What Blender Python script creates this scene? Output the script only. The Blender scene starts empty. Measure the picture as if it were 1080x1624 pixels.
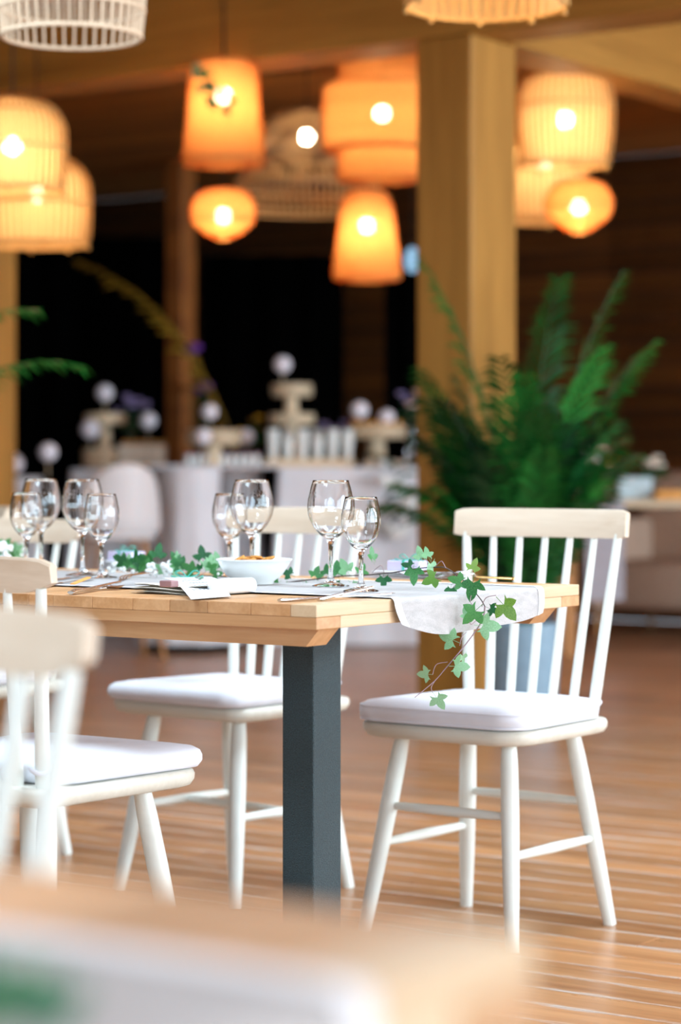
import bpy, bmesh, math, random
from mathutils import Vector, Matrix, Euler, Quaternion
random.seed(7)
PI = math.pi
S = bpy.context.scene
C = S.collection

# ------------------------------------------------------------------ camera
F = 3825.0; CX = 540.0; HY = 745.0; CH = 0.989          # focal length in px, horizon row, camera height
cam = bpy.data.cameras.new('camera'); camo = bpy.data.objects.new('camera', cam); C.objects.link(camo)
camo.location = (0, 0, CH); camo.rotation_euler = (PI/2, 0, 0)
cam.lens = F*36/1624; cam.sensor_width = 36; cam.shift_y = -(812-HY)/1624
cam.clip_start = 0.05
cam.dof.use_dof = True; cam.dof.focus_distance = 4.42; cam.dof.aperture_fstop = 2.5
S.camera = camo
# ------------------------------------------------------------------ world, daylight, exposure
w = bpy.data.worlds.new('world'); S.world = w; w.use_nodes = True
w.node_tree.nodes['Background'].inputs[0].default_value = (0.75, 0.87, 1, 1)
w.node_tree.nodes['Background'].inputs[1].default_value = 1.0
S.view_settings.view_transform = 'Standard'; S.view_settings.look = 'None'
S.view_settings.exposure = 0.27; S.view_settings.gamma = 1.0; S.view_settings.use_curve_mapping = False
S.cycles.use_denoising = True
S.cycles.max_bounces = 11; S.cycles.diffuse_bounces = 3; S.cycles.glossy_bounces = 5; S.cycles.transmission_bounces = 11; S.cycles.transparent_max_bounces = 16
S.cycles.use_adaptive_sampling = True; S.cycles.adaptive_threshold = 0.04

# building frame: local x = (0.818,-0.575), local y = (0.575,0.818); origin under the near table corner
TH = math.radians(-35.1)
OX, OY = -0.0405, 4.08
ct, st = math.cos(TH), math.sin(TH)
def B(x, y, z=0.0):
    return Vector((OX + x*ct - y*st, OY + x*st + y*ct, z))
def at(px, py, D):
    return Vector(((px-CX)/F*D, D, CH-(py-HY)/F*D))
def onz(px, py, z):
    D = F*(CH-z)/(py-HY)
    return Vector(((px-CX)/F*D, D, z))

XR, XL, YF, YB, CEIL = 7.2, -13.0, -6.0, 10.8, 3.06     # room in the building frame
def daylight(name, x, y, z, wx, wz, ry, power, col):
    l = bpy.data.lights.new(name, 'AREA'); l.shape = 'RECTANGLE'; l.size = wx; l.size_y = wz
    l.energy = power; l.color = col
    o = bpy.data.objects.new(name, l); C.objects.link(o)
    o.location = B(x, y, z); o.rotation_euler = (PI/2, 0, ry)
    return o
WIN_R = [-2.2, 0.2, 2.6, 5.0, 7.4]           # window centres along the right-hand wall (local y)
WIN_F = [1.9, 4.6]           # window centres along the wall behind the camera (local x)
for y, pw in zip(WIN_R, (130, 130, 150, 370, 500)):
    daylight('window_daylight', XR+0.12, y, 1.65, 1.9, 2.5, TH+PI/2, pw, (0.72, 0.89, 1.0))
for x in WIN_F:
    daylight('window_daylight', x, YF-0.12, 1.65, 2.0, 2.5, TH, 120, (0.56, 0.80, 1.0))

ROOF_FILL = [(0.4, 0.8), (-2.4, 0.6), (0.9, 3.6), (-0.3, -2.5)]      # unseen overhead panels, added to brighten table tops and cushions
for x, y in ROOF_FILL:
    o = daylight('roof_fill', x, y, CEIL-0.03, 1.5, 1.1, TH, 70, (0.66, 0.86, 1.0)); o.rotation_euler = (0, 0, TH)

# ------------------------------------------------------------------ material helpers
def lin(h):
    v = [int(h[i:i+2], 16)/255 for i in (0, 2, 4)]
    return tuple((c/12.92 if c <= 0.04045 else ((c+0.055)/1.055)**2.4) for c in v) + (1,)
def newmat(name):
    m = bpy.data.materials.new(name); m.use_nodes = True
    return m, m.node_tree, m.node_tree.nodes['Principled BSDF']
def plain(name, h, rough=0.5, metal=0, var=0.08, scale=30, bump=0.0, spec=0.5, sheen=0):
    m, t, p = newmat(name); N = t.nodes; L = t.links
    tc = N.new('ShaderNodeTexCoord'); n = N.new('ShaderNodeTexNoise')
    n.inputs['Scale'].default_value = scale; n.inputs['Detail'].default_value = 4
    L.new(tc.outputs['Object'], n.inputs['Vector'])
    r = N.new('ShaderNodeValToRGB'); c = lin(h)
    r.color_ramp.elements[0].position = 0.3; r.color_ramp.elements[1].position = 0.7
    r.color_ramp.elements[0].color = tuple(x*(1-var) for x in c[:3])+(1,)
    r.color_ramp.elements[1].color = tuple(min(1, x*(1+var)) for x in c[:3])+(1,)
    L.new(n.outputs['Fac'], r.inputs['Fac']); L.new(r.outputs['Color'], p.inputs['Base Color'])
    p.inputs['Roughness'].default_value = rough; p.inputs['Metallic'].default_value = metal
    p.inputs['Specular IOR Level'].default_value = spec
    if sheen: p.inputs['Sheen Weight'].default_value = sheen
    if bump:
        b = N.new('ShaderNodeBump'); b.inputs['Strength'].default_value = bump; b.inputs['Distance'].default_value = 0.005
        L.new(n.outputs['Fac'], b.inputs['Height']); L.new(b.outputs['Normal'], p.inputs['Normal'])
    return m
def wood(name, dark, light, axis=0, rough=0.5, freq=22, stretch=0.06, rnd=0.25, bump=0.15, spec=0.5, knots=False):
    m, t, p = newmat(name); N = t.nodes; L = t.links
    tc = N.new('ShaderNodeTexCoord'); oi = N.new('ShaderNodeObjectInfo')
    ad = N.new('ShaderNodeVectorMath'); ad.operation = 'MULTIPLY_ADD'
    cb = N.new('ShaderNodeCombineXYZ')
    for i in range(3): L.new(oi.outputs['Random'], cb.inputs[i])
    ad.inputs[1].default_value = (9, 5, 7); L.new(cb.outputs[0], ad.inputs[0]); L.new(tc.outputs['Object'], ad.inputs[2])
    mp = N.new('ShaderNodeMapping'); sc = [1, 1, 1]; sc[axis] = stretch
    mp.inputs['Scale'].default_value = sc; L.new(ad.outputs[0], mp.inputs['Vector'])
    n1 = N.new('ShaderNodeTexNoise'); n1.inputs['Scale'].default_value = freq; n1.inputs['Detail'].default_value = 8; n1.inputs['Roughness'].default_value = 0.65
    n1.inputs['Distortion'].default_value = 0.6
    L.new(mp.outputs[0], n1.inputs['Vector'])
    n2 = N.new('ShaderNodeTexNoise'); n2.inputs['Scale'].default_value = freq*6; n2.inputs['Detail'].default_value = 3
    L.new(mp.outputs[0], n2.inputs['Vector'])
    mx = N.new('ShaderNodeMix'); mx.inputs[0].default_value = 0.3
    L.new(n1.outputs['Fac'], mx.inputs[2]); L.new(n2.outputs['Fac'], mx.inputs[3])
    r = N.new('ShaderNodeValToRGB'); r.color_ramp.elements[0].position = 0.33; r.color_ramp.elements[1].position = 0.66
    r.color_ramp.elements[0].color = lin(dark); r.color_ramp.elements[1].color = lin(light)
    L.new(mx.outputs[0], r.inputs['Fac'])
    hs = N.new('ShaderNodeHueSaturation'); mr = N.new('ShaderNodeMapRange')
    mr.inputs[3].default_value = 1-rnd; mr.inputs[4].default_value = 1+rnd
    L.new(oi.outputs['Random'], mr.inputs[0]); L.new(mr.outputs[0], hs.inputs['Value']); L.new(r.outputs['Color'], hs.inputs['Color'])
    L.new(hs.outputs[0], p.inputs['Base Color'])
    p.inputs['Roughness'].default_value = rough; p.inputs['Specular IOR Level'].default_value = spec
    b = N.new('ShaderNodeBump'); b.inputs['Strength'].default_value = bump; b.inputs['Distance'].default_value = 0.002
    L.new(mx.outputs[0], b.inputs['Height']); L.new(b.outputs['Normal'], p.inputs['Normal'])
    return m
def floorboard_mat():
    m = wood('floorboard', 'a06a44', 'cf9868', 0, 0.3, 9, 0.05, 0.2, 0.12, 0.5)
    t = m.node_tree; N = t.nodes; L = t.links; p = N['Principled BSDF']
    base = p.inputs['Base Color'].links[0].from_socket
    tc = N.new('ShaderNodeTexCoord'); sp = N.new('ShaderNodeSeparateXYZ'); L.new(tc.outputs['Object'], sp.inputs[0])
    ab = N.new('ShaderNodeMath'); ab.operation = 'ABSOLUTE'; L.new(sp.outputs['Y'], ab.inputs[0])
    edge = N.new('ShaderNodeMapRange'); edge.inputs[1].default_value = 0.036; edge.inputs[2].default_value = 0.056
    edge.inputs[3].default_value = 0; edge.inputs[4].default_value = 0.22; L.new(ab.outputs[0], edge.inputs[0])
    oi = N.new('ShaderNodeObjectInfo'); cb = N.new('ShaderNodeCombineXYZ')
    for i in range(3): L.new(oi.outputs['Random'], cb.inputs[i])
    ad = N.new('ShaderNodeVectorMath'); ad.operation = 'MULTIPLY_ADD'; ad.inputs[1].default_value = (31, 17, 3)
    L.new(cb.outputs[0], ad.inputs[0]); L.new(tc.outputs['Object'], ad.inputs[2])
    mp = N.new('ShaderNodeMapping'); mp.inputs['Scale'].default_value = (0.30, 1.6, 1); L.new(ad.outputs[0], mp.inputs['Vector'])
    n = N.new('ShaderNodeTexNoise'); n.inputs['Scale'].default_value = 9; n.inputs['Detail'].default_value = 8; n.inputs['Roughness'].default_value = 0.7
    L.new(mp.outputs[0], n.inputs['Vector'])
    su = N.new('ShaderNodeMath'); su.operation = 'ADD'; L.new(n.outputs['Fac'], su.inputs[0]); L.new(edge.outputs[0], su.inputs[1])
    th = N.new('ShaderNodeMapRange'); th.inputs[1].default_value = 0.60; th.inputs[2].default_value = 0.82; th.inputs[4].default_value = 0.85
    L.new(su.outputs[0], th.inputs[0])
    mx = N.new('ShaderNodeMix'); mx.data_type = 'RGBA'; mx.inputs[7].default_value = lin('d8cdc4')
    L.new(th.outputs[0], mx.inputs[0]); L.new(base, mx.inputs[6]); L.new(mx.outputs[2], p.inputs['Base Color'])
    rg = N.new('ShaderNodeMapRange'); rg.inputs[3].default_value = 0.2; rg.inputs[4].default_value = 0.42
    L.new(n.outputs['Fac'], rg.inputs[0]); L.new(rg.outputs[0], p.inputs['Roughness'])
    return m
def emit(name, col, strength):
    m = bpy.data.materials.new(name); m.use_nodes = True; t = m.node_tree; t.nodes.clear()
    e = t.nodes.new('ShaderNodeEmission'); o = t.nodes.new('ShaderNodeOutputMaterial')
    e.inputs[0].default_value = col; e.inputs[1].default_value = strength; t.links.new(e.outputs[0], o.inputs[0])
    return m
def translucent(name, h, ht, fac=0.55, hole=0.0, scale=60):
    m = bpy.data.materials.new(name); m.use_nodes = True; t = m.node_tree; N = t.nodes; L = t.links; N.clear()
    o = N.new('ShaderNodeOutputMaterial'); d = N.new('ShaderNodeBsdfDiffuse'); tr = N.new('ShaderNodeBsdfTranslucent')
    mx = N.new('ShaderNodeMixShader'); mx.inputs[0].default_value = fac
    tc = N.new('ShaderNodeTexCoord'); n = N.new('ShaderNodeTexNoise'); n.inputs['Scale'].default_value = scale
    L.new(tc.outputs['Object'], n.inputs['Vector'])
    r = N.new('ShaderNodeValToRGB'); c = lin(h)
    r.color_ramp.elements[0].color = tuple(x*0.75 for x in c[:3])+(1,); r.color_ramp.elements[1].color = c
    r.color_ramp.elements[0].position = 0.35; r.color_ramp.elements[1].position = 0.65
    L.new(n.outputs['Fac'], r.inputs[0]); L.new(r.outputs[0], d.inputs[0]); tr.inputs[0].default_value = lin(ht)
    L.new(d.outputs[0], mx.inputs[1]); L.new(tr.outputs[0], mx.inputs[2])
    if hole:
        tp = N.new('ShaderNodeBsdfTransparent'); m2 = N.new('ShaderNodeMixShader')
        m2.inputs[0].default_value = hole
        L.new(mx.outputs[0], m2.inputs[1]); L.new(tp.outputs[0], m2.inputs[2]); L.new(m2.outputs[0], o.inputs[0])
    else:
        L.new(mx.outputs[0], o.inputs[0])
    return m
def leafmat(name, a, b, scale=25, trans=0.25):
    m, t, p = newmat(name); N = t.nodes; L = t.links
    tc = N.new('ShaderNodeTexCoord'); oi = N.new('ShaderNodeObjectInfo'); n = N.new('ShaderNodeTexNoise'); n.inputs['Scale'].default_value = scale
    L.new(tc.outputs['Object'], n.inputs['Vector'])
    ad = N.new('ShaderNodeMath'); ad.operation = 'MULTIPLY_ADD'; ad.inputs[1].default_value = 0.6; ad.inputs[2].default_value = -0.3
    L.new(oi.outputs['Random'], ad.inputs[0]); s2 = N.new('ShaderNodeMath'); L.new(ad.outputs[0], s2.inputs[0]); L.new(n.outputs['Fac'], s2.inputs[1])
    r = N.new('ShaderNodeValToRGB'); r.color_ramp.elements[0].color = lin(a); r.color_ramp.elements[1].color = lin(b)
    r.color_ramp.elements[0].position = 0.25; r.color_ramp.elements[1].position = 0.75
    L.new(s2.outputs[0], r.inputs[0]); L.new(r.outputs[0], p.inputs['Base Color']); p.inputs['Roughness'].default_value = 0.42
    tr = N.new('ShaderNodeBsdfTranslucent'); L.new(r.outputs[0], tr.inputs[0]); mx = N.new('ShaderNodeMixShader'); mx.inputs[0].default_value = trans
    o = N['Material Output']; L.new(p.outputs[0], mx.inputs[1]); L.new(tr.outputs[0], mx.inputs[2]); L.new(mx.outputs[0], o.inputs[0])
    return m
def glassmat(name, col=(1, 1, 1, 1), rough=0.0):
    m, t, p = newmat(name)
    p.inputs['Base Color'].default_value = col; p.inputs['Transmission Weight'].default_value = 1
    p.inputs['Roughness'].default_value = rough; p.inputs['IOR'].default_value = 1.42
    return m
def weave(name, h, h2, sx=900, sz=900, rough=0.9, bump=0.3):
    m, t, p = newmat(name); N = t.nodes; L = t.links
    tc = N.new('ShaderNodeTexCoord')
    n1 = N.new('ShaderNodeTexNoise'); n2 = N.new('ShaderNodeTexNoise')
    for n, sc in ((n1, (sx*0.06, sx, sx)), (n2, (sx, sx*0.06, sx*0.06))):
        mp = N.new('ShaderNodeMapping'); mp.inputs['Scale'].default_value = sc; L.new(tc.outputs['Object'], mp.inputs[0])
        n.inputs['Scale'].default_value = 0.6; n.inputs['Detail'].default_value = 2; L.new(mp.outputs[0], n.inputs['Vector'])
    a = N.new('ShaderNodeMath'); a.operation = 'ADD'; L.new(n1.outputs['Fac'], a.inputs[0]); L.new(n2.outputs['Fac'], a.inputs[1])
    d = N.new('ShaderNodeMath'); d.operation = 'MULTIPLY'; d.inputs[1].default_value = 0.5; L.new(a.outputs[0], d.inputs[0])
    r = N.new('ShaderNodeValToRGB'); r.color_ramp.elements[0].color = lin(h); r.color_ramp.elements[1].color = lin(h2)
    r.color_ramp.elements[0].position = 0.35; r.color_ramp.elements[1].position = 0.6
    L.new(d.outputs[0], r.inputs[0]); L.new(r.outputs[0], p.inputs['Base Color']); p.inputs['Roughness'].default_value = rough
    b = N.new('ShaderNodeBump'); b.inputs['Strength'].default_value = bump; b.inputs['Distance'].default_value = 0.001
    L.new(d.outputs[0], b.inputs['Height']); L.new(b.outputs[0], p.inputs['Normal'])
    return m

M = dict(
    paint=plain('cream_paint', 'e6e8e1', 0.42, var=0.03, scale=14, bump=0.03),
    beech=wood('pale_beech', 'ccb39a', 'decab4', 0, 0.45, 14, 0.08, 0.03, 0.06),
    palewood=wood('whitewashed_seat', 'cfcabc', 'e2ded2', 0, 0.45, 14, 0.08, 0.03, 0.06),
    tanbeech=wood('tan_beech', 'cfa878', 'dcb98c', 0, 0.45, 14, 0.08, 0.03, 0.06),
    cotton=plain('white_cotton', 'e4e4ec', 0.9, var=0.02, scale=16, bump=0.6, spec=0.2),
    oak_board=wood('oak_board', 'b78352', 'd2a376', 1, 0.42, 20, 0.06, 0.26, 0.1),
    oak_long=wood('oak_long', 'ba8656', 'd2a376', 0, 0.42, 20, 0.06, 0.08, 0.1),
    oak_end=wood('oak_end_rail', 'cdab84', 'dfc4a2', 1, 0.42, 20, 0.06, 0.06, 0.1),
    steel=plain('dark_hammered_steel', '2f4349', 0.42, 0.0, 0.6, 420, 0.7),
    linen=weave('linen', 'a6a1a0', 'bbb6b5'), lace=plain('white_lace', 'f6f4f6', 0.9, var=0.05, scale=260, bump=0.7, spec=0.2),
    glass=glassmat('clear_glass'), china=plain('white_china', 'eef0ee', 0.15, var=0.01),
    chrome=plain('polished_steel', 'e2e2e4', 0.24, 1.0, 0.03), gold=plain('brass_tip', 'cfa968', 0.2, 1.0, 0.05),
    napkin=plain('cream_napkin', 'eadfce', 0.9, var=0.04, scale=40, bump=0.15), whitenap=plain('white_napkin', 'f2f2f3', 0.9, var=0.03, scale=40, bump=0.15),
    paper=plain('card_paper', 'f3f3f4', 0.8, var=0.01), ink=plain('grey_ink', '8f9aa0', 0.9), inkgreen=plain('green_ink', '64806a', 0.9),
    choc=plain('mauve_box', '9a7476', 0.7), lilac=plain('lilac_card', 'c5bedb', 0.7), teal=plain('teal_ribbon', '3fb3a0', 0.45),
    orange=plain('orange_paper', 'f2a04a', 0.7), cracker=plain('cracker', 'c98a3f', 0.8, var=0.3, scale=60),
    ivy=leafmat('ivy_leaf', '155c34', '4f9350'), ivylight=leafmat('ivy_leaf_pale', '79ad7c', '9ccaa0', 25, 0.3), ivyyel=leafmat('ivy_leaf_yellow', '5c8a34', '82a84a', 25, 0.3),
    vine=plain('vine_stem', '4a3a34', 0.7), vinepink=plain('vine_stem_pink', '9b7f86', 0.7), blossom=plain('white_blossom', 'f4f4f2', 0.9),
    floor=floorboard_mat(), subfloor=plain('subfloor', '4a3524', 0.9),
    ceil=wood('ceiling_board', '8a5626', 'c88238', 0, 0.6, 7, 0.05, 0.2, 0.15), dark=plain('dark_backing', '140c08', 0.9),
    timber=wood('timber', '90601e', 'b88236', 2, 0.6, 8, 0.05, 0.05, 0.15), timberx=wood('timber_beam', '90601e', 'b88236', 0, 0.6, 8, 0.05, 0.05, 0.15),
    wallboard=wood('wall_board', '8a4a1c', 'c0722c', 0, 0.65, 6, 0.05, 0.3, 0.15), plaster=plain('plaster', 'cfc6b8', 0.9),
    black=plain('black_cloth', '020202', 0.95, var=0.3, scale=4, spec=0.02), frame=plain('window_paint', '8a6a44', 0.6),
    bamboo=translucent('bamboo', 'c89a60', 'c89050', 0.1), rattan=translucent('rattan', 'd0a060', 'ffb868', 0.45),
    liner=translucent('shade_liner', 'ecc890', 'ffd49a', 0.65, 0.3, 90), linerorange=translucent('shade_liner_orange', 'e2b070', 'ffb868', 0.7, 0.25, 90),
    cane=plain('dark_cane', 'b08a5c', 0.7), canedaylit=plain('daylit_cane', 'd0b498', 0.7), cord=plain('lamp_cord', '16120e', 0.8),  # daylight on the unlit lamp is put into its paler cane colour
    bulb=emit('bulb_glow', (1, 0.86, 0.62, 1), 30.0),
    palm=leafmat('palm_leaf', '0a4a18', '237a2c', 6, 0.3), palmdark=leafmat('palm_leaf_dark', '06301a', '17602c', 6, 0.2), palmdry=leafmat('palm_leaf_dry', '8a6a1c', 'b08a2c', 6, 0.2),
    pot=plain('blue_grey_pot', '7f97a8', 0.5), soil=plain('soil', '2a1d14', 0.95),
    white=plain('white_cover', 'e2e0e6', 0.85, var=0.03, scale=5), plastic=plain('white_shell', 'e6e2e4', 0.4, var=0.01), leg=wood('stool_leg', 'a06a38', 'bd8650', 2, 0.5),
    slab=wood('wood_slab', 'cdb08c', 'e6d2b4', 0, 0.6), bark=plain('slab_bark', 'a5723c', 0.8), ball=plain('white_paper_ball', 'f0eaf4', 0.8, var=0.02),
    cake=plain('cream_cake', 'ecdfcd', 0.7), pastry=plain('pastry', 'd99a4e', 0.7, var=0.25), pink=plain('pink_cream', 'b98aa6', 0.7), purple=plain('purple_petal', '7a3aa0', 0.8), mauve=plain('mauve_petal', '8f7fae', 0.8),
    beige=plain('beige_upholstery', 'b79a86', 0.9), greycloth=plain('grey_cloth', 'a9a4ac', 0.9), yellow=plain('yellow_petal', 'd8a52a', 0.8), paleblue=plain('pale_blue_box', 'b8ccd4', 0.6), rosy=plain('rosy_petal', 'e8c8b8', 0.8),
    blueglow=emit('blue_glow', (0.35, 0.6, 0.85, 1), 0.8), label=plain('sticker', 'e8ecec', 0.6), red=plain('sticker_red', 'c8404a', 0.6), green=plain('sticker_green', '5fae8c', 0.6),
)

# ------------------------------------------------------------------ mesh helpers
class MB:
    def __init__(s): s.v = []; s.f = []
    def add(s, vs, fs):
        k = len(s.v); s.v += [tuple(v) for v in vs]; s.f += [tuple(i+k for i in f) for f in fs]
        return s
    def box(s, x0, x1, y0, y1, z0, z1, c=0.0, mat=None):
        if c <= 0:
            vs = [(x, y, z) for x in (x0, x1) for y in (y0, y1) for z in (z0, z1)]
            fs = [(0, 1, 3, 2), (4, 6, 7, 5), (0, 4, 5, 1), (2, 3, 7, 6), (0, 2, 6, 4), (1, 5, 7, 3)]
        else:
            bm = bmesh.new(); bmesh.ops.create_cube(bm, size=1)
            for v in bm.verts: v.co = Vector(((x0+x1)/2+v.co.x*(x1-x0), (y0+y1)/2+v.co.y*(y1-y0), (z0+z1)/2+v.co.z*(z1-z0)))
            bmesh.ops.bevel(bm, geom=bm.edges[:], offset=c, segments=2, profile=0.5, affect='EDGES')
            bm.verts.index_update()
            vs = [tuple(v.co) for v in bm.verts]; fs = [tuple(v.index for v in f.verts) for f in bm.faces]; bm.free()
        if mat is not None: vs = [tuple(mat @ Vector(v)) for v in vs]
        return s.add(vs, fs)
    def tube(s, pts, rads, n=10, caps=True):
        pts = [Vector(p) for p in pts]
        if not hasattr(rads, '__len__'): rads = [rads]*len(pts)
        vs = []; fs = []; prev = None
        for i, p in enumerate(pts):
            d = (pts[min(i+1, len(pts)-1)]-pts[max(i-1, 0)]).normalized()
            if prev is None:
                u = d.orthogonal().normalized()
            else:
                u = (prev - d*prev.dot(d)).normalized()
            prev = u; v = d.cross(u)
            for k in range(n):
                a = 2*PI*k/n; vs.append(p + (u*math.cos(a)+v*math.sin(a))*rads[i])
        for i in range(len(pts)-1):
            for k in range(n):
                fs.append((i*n+k, i*n+(k+1) % n, (i+1)*n+(k+1) % n, (i+1)*n+k))
        if caps:
            fs.append(tuple(range(n-1, -1, -1))); e = (len(pts)-1)*n; fs.append(tuple(e+k for k in range(n)))
        return s.add(vs, fs)
    def lathe(s, prof, n=32, o=(0, 0, 0), wob=0, nw=12, wz=None, closed=False):
        vs = []; fs = []; m = len(prof)
        for r, z in prof:
            for k in range(n):
                a = 2*PI*k/n; rr = r*(1+(wob*math.cos(nw*a) if (wz is None or wz[0] < z < wz[1]) else 0))
                vs.append((o[0]+rr*math.cos(a), o[1]+rr*math.sin(a), o[2]+z))
        for i in range(m-1 if not closed else m):
            j = (i+1) % m
            for k in range(n):
                fs.append((i*n+k, i*n+(k+1) % n, j*n+(k+1) % n, j*n+k))
        if not closed:
            if prof[0][0] > 1e-6: pass
        return s.add(vs, fs)
    def ball(s, c, r, n=10, sz=1.0):
        prof = [(max(1e-5, r*math.sin(PI*i/n)), -r*sz*math.cos(PI*i/n)) for i in range(n+1)]
        return s.lathe(prof, max(8, n+2), c)
    def grid(s, P, nu, nv):
        vs = [P(i/(nu-1), j/(nv-1)) for i in range(nu) for j in range(nv)]
        fs = [(i*nv+j, (i+1)*nv+j, (i+1)*nv+j+1, i*nv+j+1) for i in range(nu-1) for j in range(nv-1)]
        return s.add(vs, fs)
    def prism(s, pts, z0, z1):
        n = len(pts); vs = [(x, y, z0) for x, y in pts]+[(x, y, z1) for x, y in pts]
        fs = [tuple(range(n-1, -1, -1)), tuple(range(n, 2*n))]+[(i, (i+1) % n, n+(i+1) % n, n+i) for i in range(n)]
        return s.add(vs, fs)
    def mesh(s, name, mat, smooth=False):
        me = bpy.data.meshes.new(name); me.from_pydata(s.v, [], s.f); me.materials.append(mat)
        bm = bmesh.new(); bm.from_mesh(me); bmesh.ops.remove_doubles(bm, verts=bm.verts, dist=1e-6)
        bmesh.ops.recalc_face_normals(bm, faces=bm.faces); bm.to_mesh(me); bm.free()
        if smooth:
            me.polygons.foreach_set('use_smooth', [True]*len(me.polygons))
            try: me.set_sharp_from_angle(angle=math.radians(smooth if smooth > 1 else 40))
            except Exception: pass
        me.update(); return me
    def build(s, name, mat, parent=None, smooth=False, loc=(0, 0, 0), rot=None):
        o = bpy.data.objects.new(name, s.mesh(name, mat, smooth)); C.objects.link(o)
        o.parent = parent; o.location = loc
        if rot is not None: o.rotation_euler = rot
        return o
def link(name, me, parent=None, loc=(0, 0, 0), rot=(0, 0, 0), sc=None):
    o = bpy.data.objects.new(name, me); C.objects.link(o); o.parent = parent; o.location = loc; o.rotation_euler = rot
    if sc: o.scale = sc
    return o
def tag(o, label, cat, group=None, kind=None):
    o['label'] = label; o['category'] = cat
    if group: o['group'] = group
    if kind: o['kind'] = kind
    return o
def thing(name, label, cat, loc=(0, 0, 0), rz=0, group=None):
    o = bpy.data.objects.new(name, None); C.objects.link(o); o.empty_display_size = 0.05
    o.location = loc; o.rotation_euler = (0, 0, rz)
    return tag(o, label, cat, group)
def struct(o): o['kind'] = 'structure'; return o
def copy_tree(o, parent=None):
    c = o.copy(); C.objects.link(c); c.parent = parent
    for ch in o.children: copy_tree(ch, c)
    return c
def smoothpath(pts, n=6):
    pts = [Vector(p) for p in pts]; out = []
    for i in range(len(pts)-1):
        p0, p1, p2, p3 = pts[max(i-1, 0)], pts[i], pts[i+1], pts[min(i+2, len(pts)-1)]
        for k in range(n):
            t = k/n
            out.append(0.5*((2*p1)+(p2-p0)*t+(2*p0-5*p1+4*p2-p3)*t*t+(3*p1-p0-3*p2+p3)*t**3))
    return out+[pts[-1]]

# ------------------------------------------------------------------ room
BZ = Euler((0, 0, TH))
def slab(name, x0, x1, y0, y1, z0, z1, mat, parent=None):
    return MB().box(x0, x1, y0, y1, z0, z1).build(name, mat, parent, loc=(OX, OY, 0) if parent is None else (0, 0, 0), rot=BZ if parent is None else (0, 0, 0))
floor = struct(slab('floor', XL, XR, YF, YB, -0.12, -0.022, M['subfloor']))
BW = 0.117
cx_, y = [], YF+0.06
bw_mesh = {}
def board_mesh(L, wd, th, mat, key):
    k = (key, round(L, 2))
    if k not in bw_mesh: bw_mesh[k] = MB().box(-L/2, L/2, -wd/2, wd/2, -th, 0, 0.0022).mesh('board', mat)
    return bw_mesh[k]
rows = int((YB-YF)/BW)
for i in range(rows):
    yy = YF+BW*(i+0.5)
    if yy < -2.0:                                        # behind the photograph's view: one long board
        segs = [(XL, XR)]
    else:
        j = round(random.uniform(-6.5, 1.5)*2)/2; segs = [(XL, j), (j, XR)]
    for a, b in segs:
        link('floorboard', board_mesh(b-a-0.002, BW-0.004, 0.022, M['floor'], 'f'), floor, ((a+b)/2, yy, 0))
ceiling = struct(slab('ceiling', XL, XR, YF, YB, CEIL+0.02, CEIL+0.14, M['dark']))
n = int((YB-YF)/0.16)
for i in range(n):
    link('ceiling_board', board_mesh(XR-XL, 0.154, 0.02, M['ceil'], 'c'), ceiling, ((XL+XR)/2, YF+0.16*(i+0.5), CEIL+0.02))
wall_back = struct(slab('wall_back', XL, XR, YB, YB+0.2, 0, CEIL, M['dark']))
for i in range(20):
    o = link('wall_board', board_mesh(XR-XL, 0.148, 0.025, M['wallboard'], 'w'), wall_back, ((XL+XR)/2, YB, 0.076+0.153*i), (PI/2, 0, 0))
wall_left = struct(slab('wall_left', XL-0.2, XL, YF, YB, 0, CEIL, M['dark']))
def window_wall(name, horiz, pos, a0, a1, centres, ww, sill, head, thick):
    mb = MB()
    def bx(p0, p1, z0, z1):
        if horiz: mb.box(p0, p1, pos, pos-thick, z0, z1)
        else: mb.box(pos, pos+thick, p0, p1, z0, z1)
    e = a0
    for c in sorted(centres):
        bx(e, c-ww/2, 0, CEIL); bx(c-ww/2, c+ww/2, 0, sill); bx(c-ww/2, c+ww/2, head, CEIL); e = c+ww/2
    bx(e, a1, 0, CEIL)
    return struct(mb.build(name, M['plaster'], None, loc=(OX, OY, 0), rot=BZ))
window_wall('wall_right', False, XR, YF, YB, WIN_R, 1.9, 0.4, 2.9, 0.1)
window_wall('wall_front', True, YF, XL, XR, WIN_F, 2.0, 0.4, 2.9, 0.1)
wn = 0
for horiz, pos, cs, ww in ((False, XR, WIN_R, 1.9), (True, YF, WIN_F, 2.0)):
    for c in cs:
        wn += 1; mb = MB(); t = 0.035
        def bar(p0, p1, z0, z1):
            if horiz: mb.box(p0, p1, pos-0.03, pos-0.08, z0, z1)
            else: mb.box(pos+0.03, pos+0.08, p0, p1, z0, z1)
        for p in (c-ww/2+t, c, c+ww/2-t): bar(p-t, p+t, 0.4, 2.9)
        for z in (0.4+t, 1.5, 2.9-t): bar(c-ww/2, c+ww/2, z-t, z+t)
        struct(mb.build('window_%d' % wn, M['frame'], None, loc=(OX, OY, 0), rot=BZ))

for x, y in ROOF_FILL:  # unseen frames around the added overhead fill panels
    wn += 1; mb = MB()
    for a, b, c, d in ((x-0.82, x+0.82, y-0.62, y-0.55), (x-0.82, x+0.82, y+0.55, y+0.62), (x-0.82, x-0.75, y-0.55, y+0.55), (x+0.75, x+0.82, y-0.55, y+0.55)):
        mb.box(a, b, c, d, CEIL-0.07, CEIL)
    struct(mb.build('window_%d' % wn, M['frame'], None, loc=(OX, OY, 0), rot=BZ))

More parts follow.
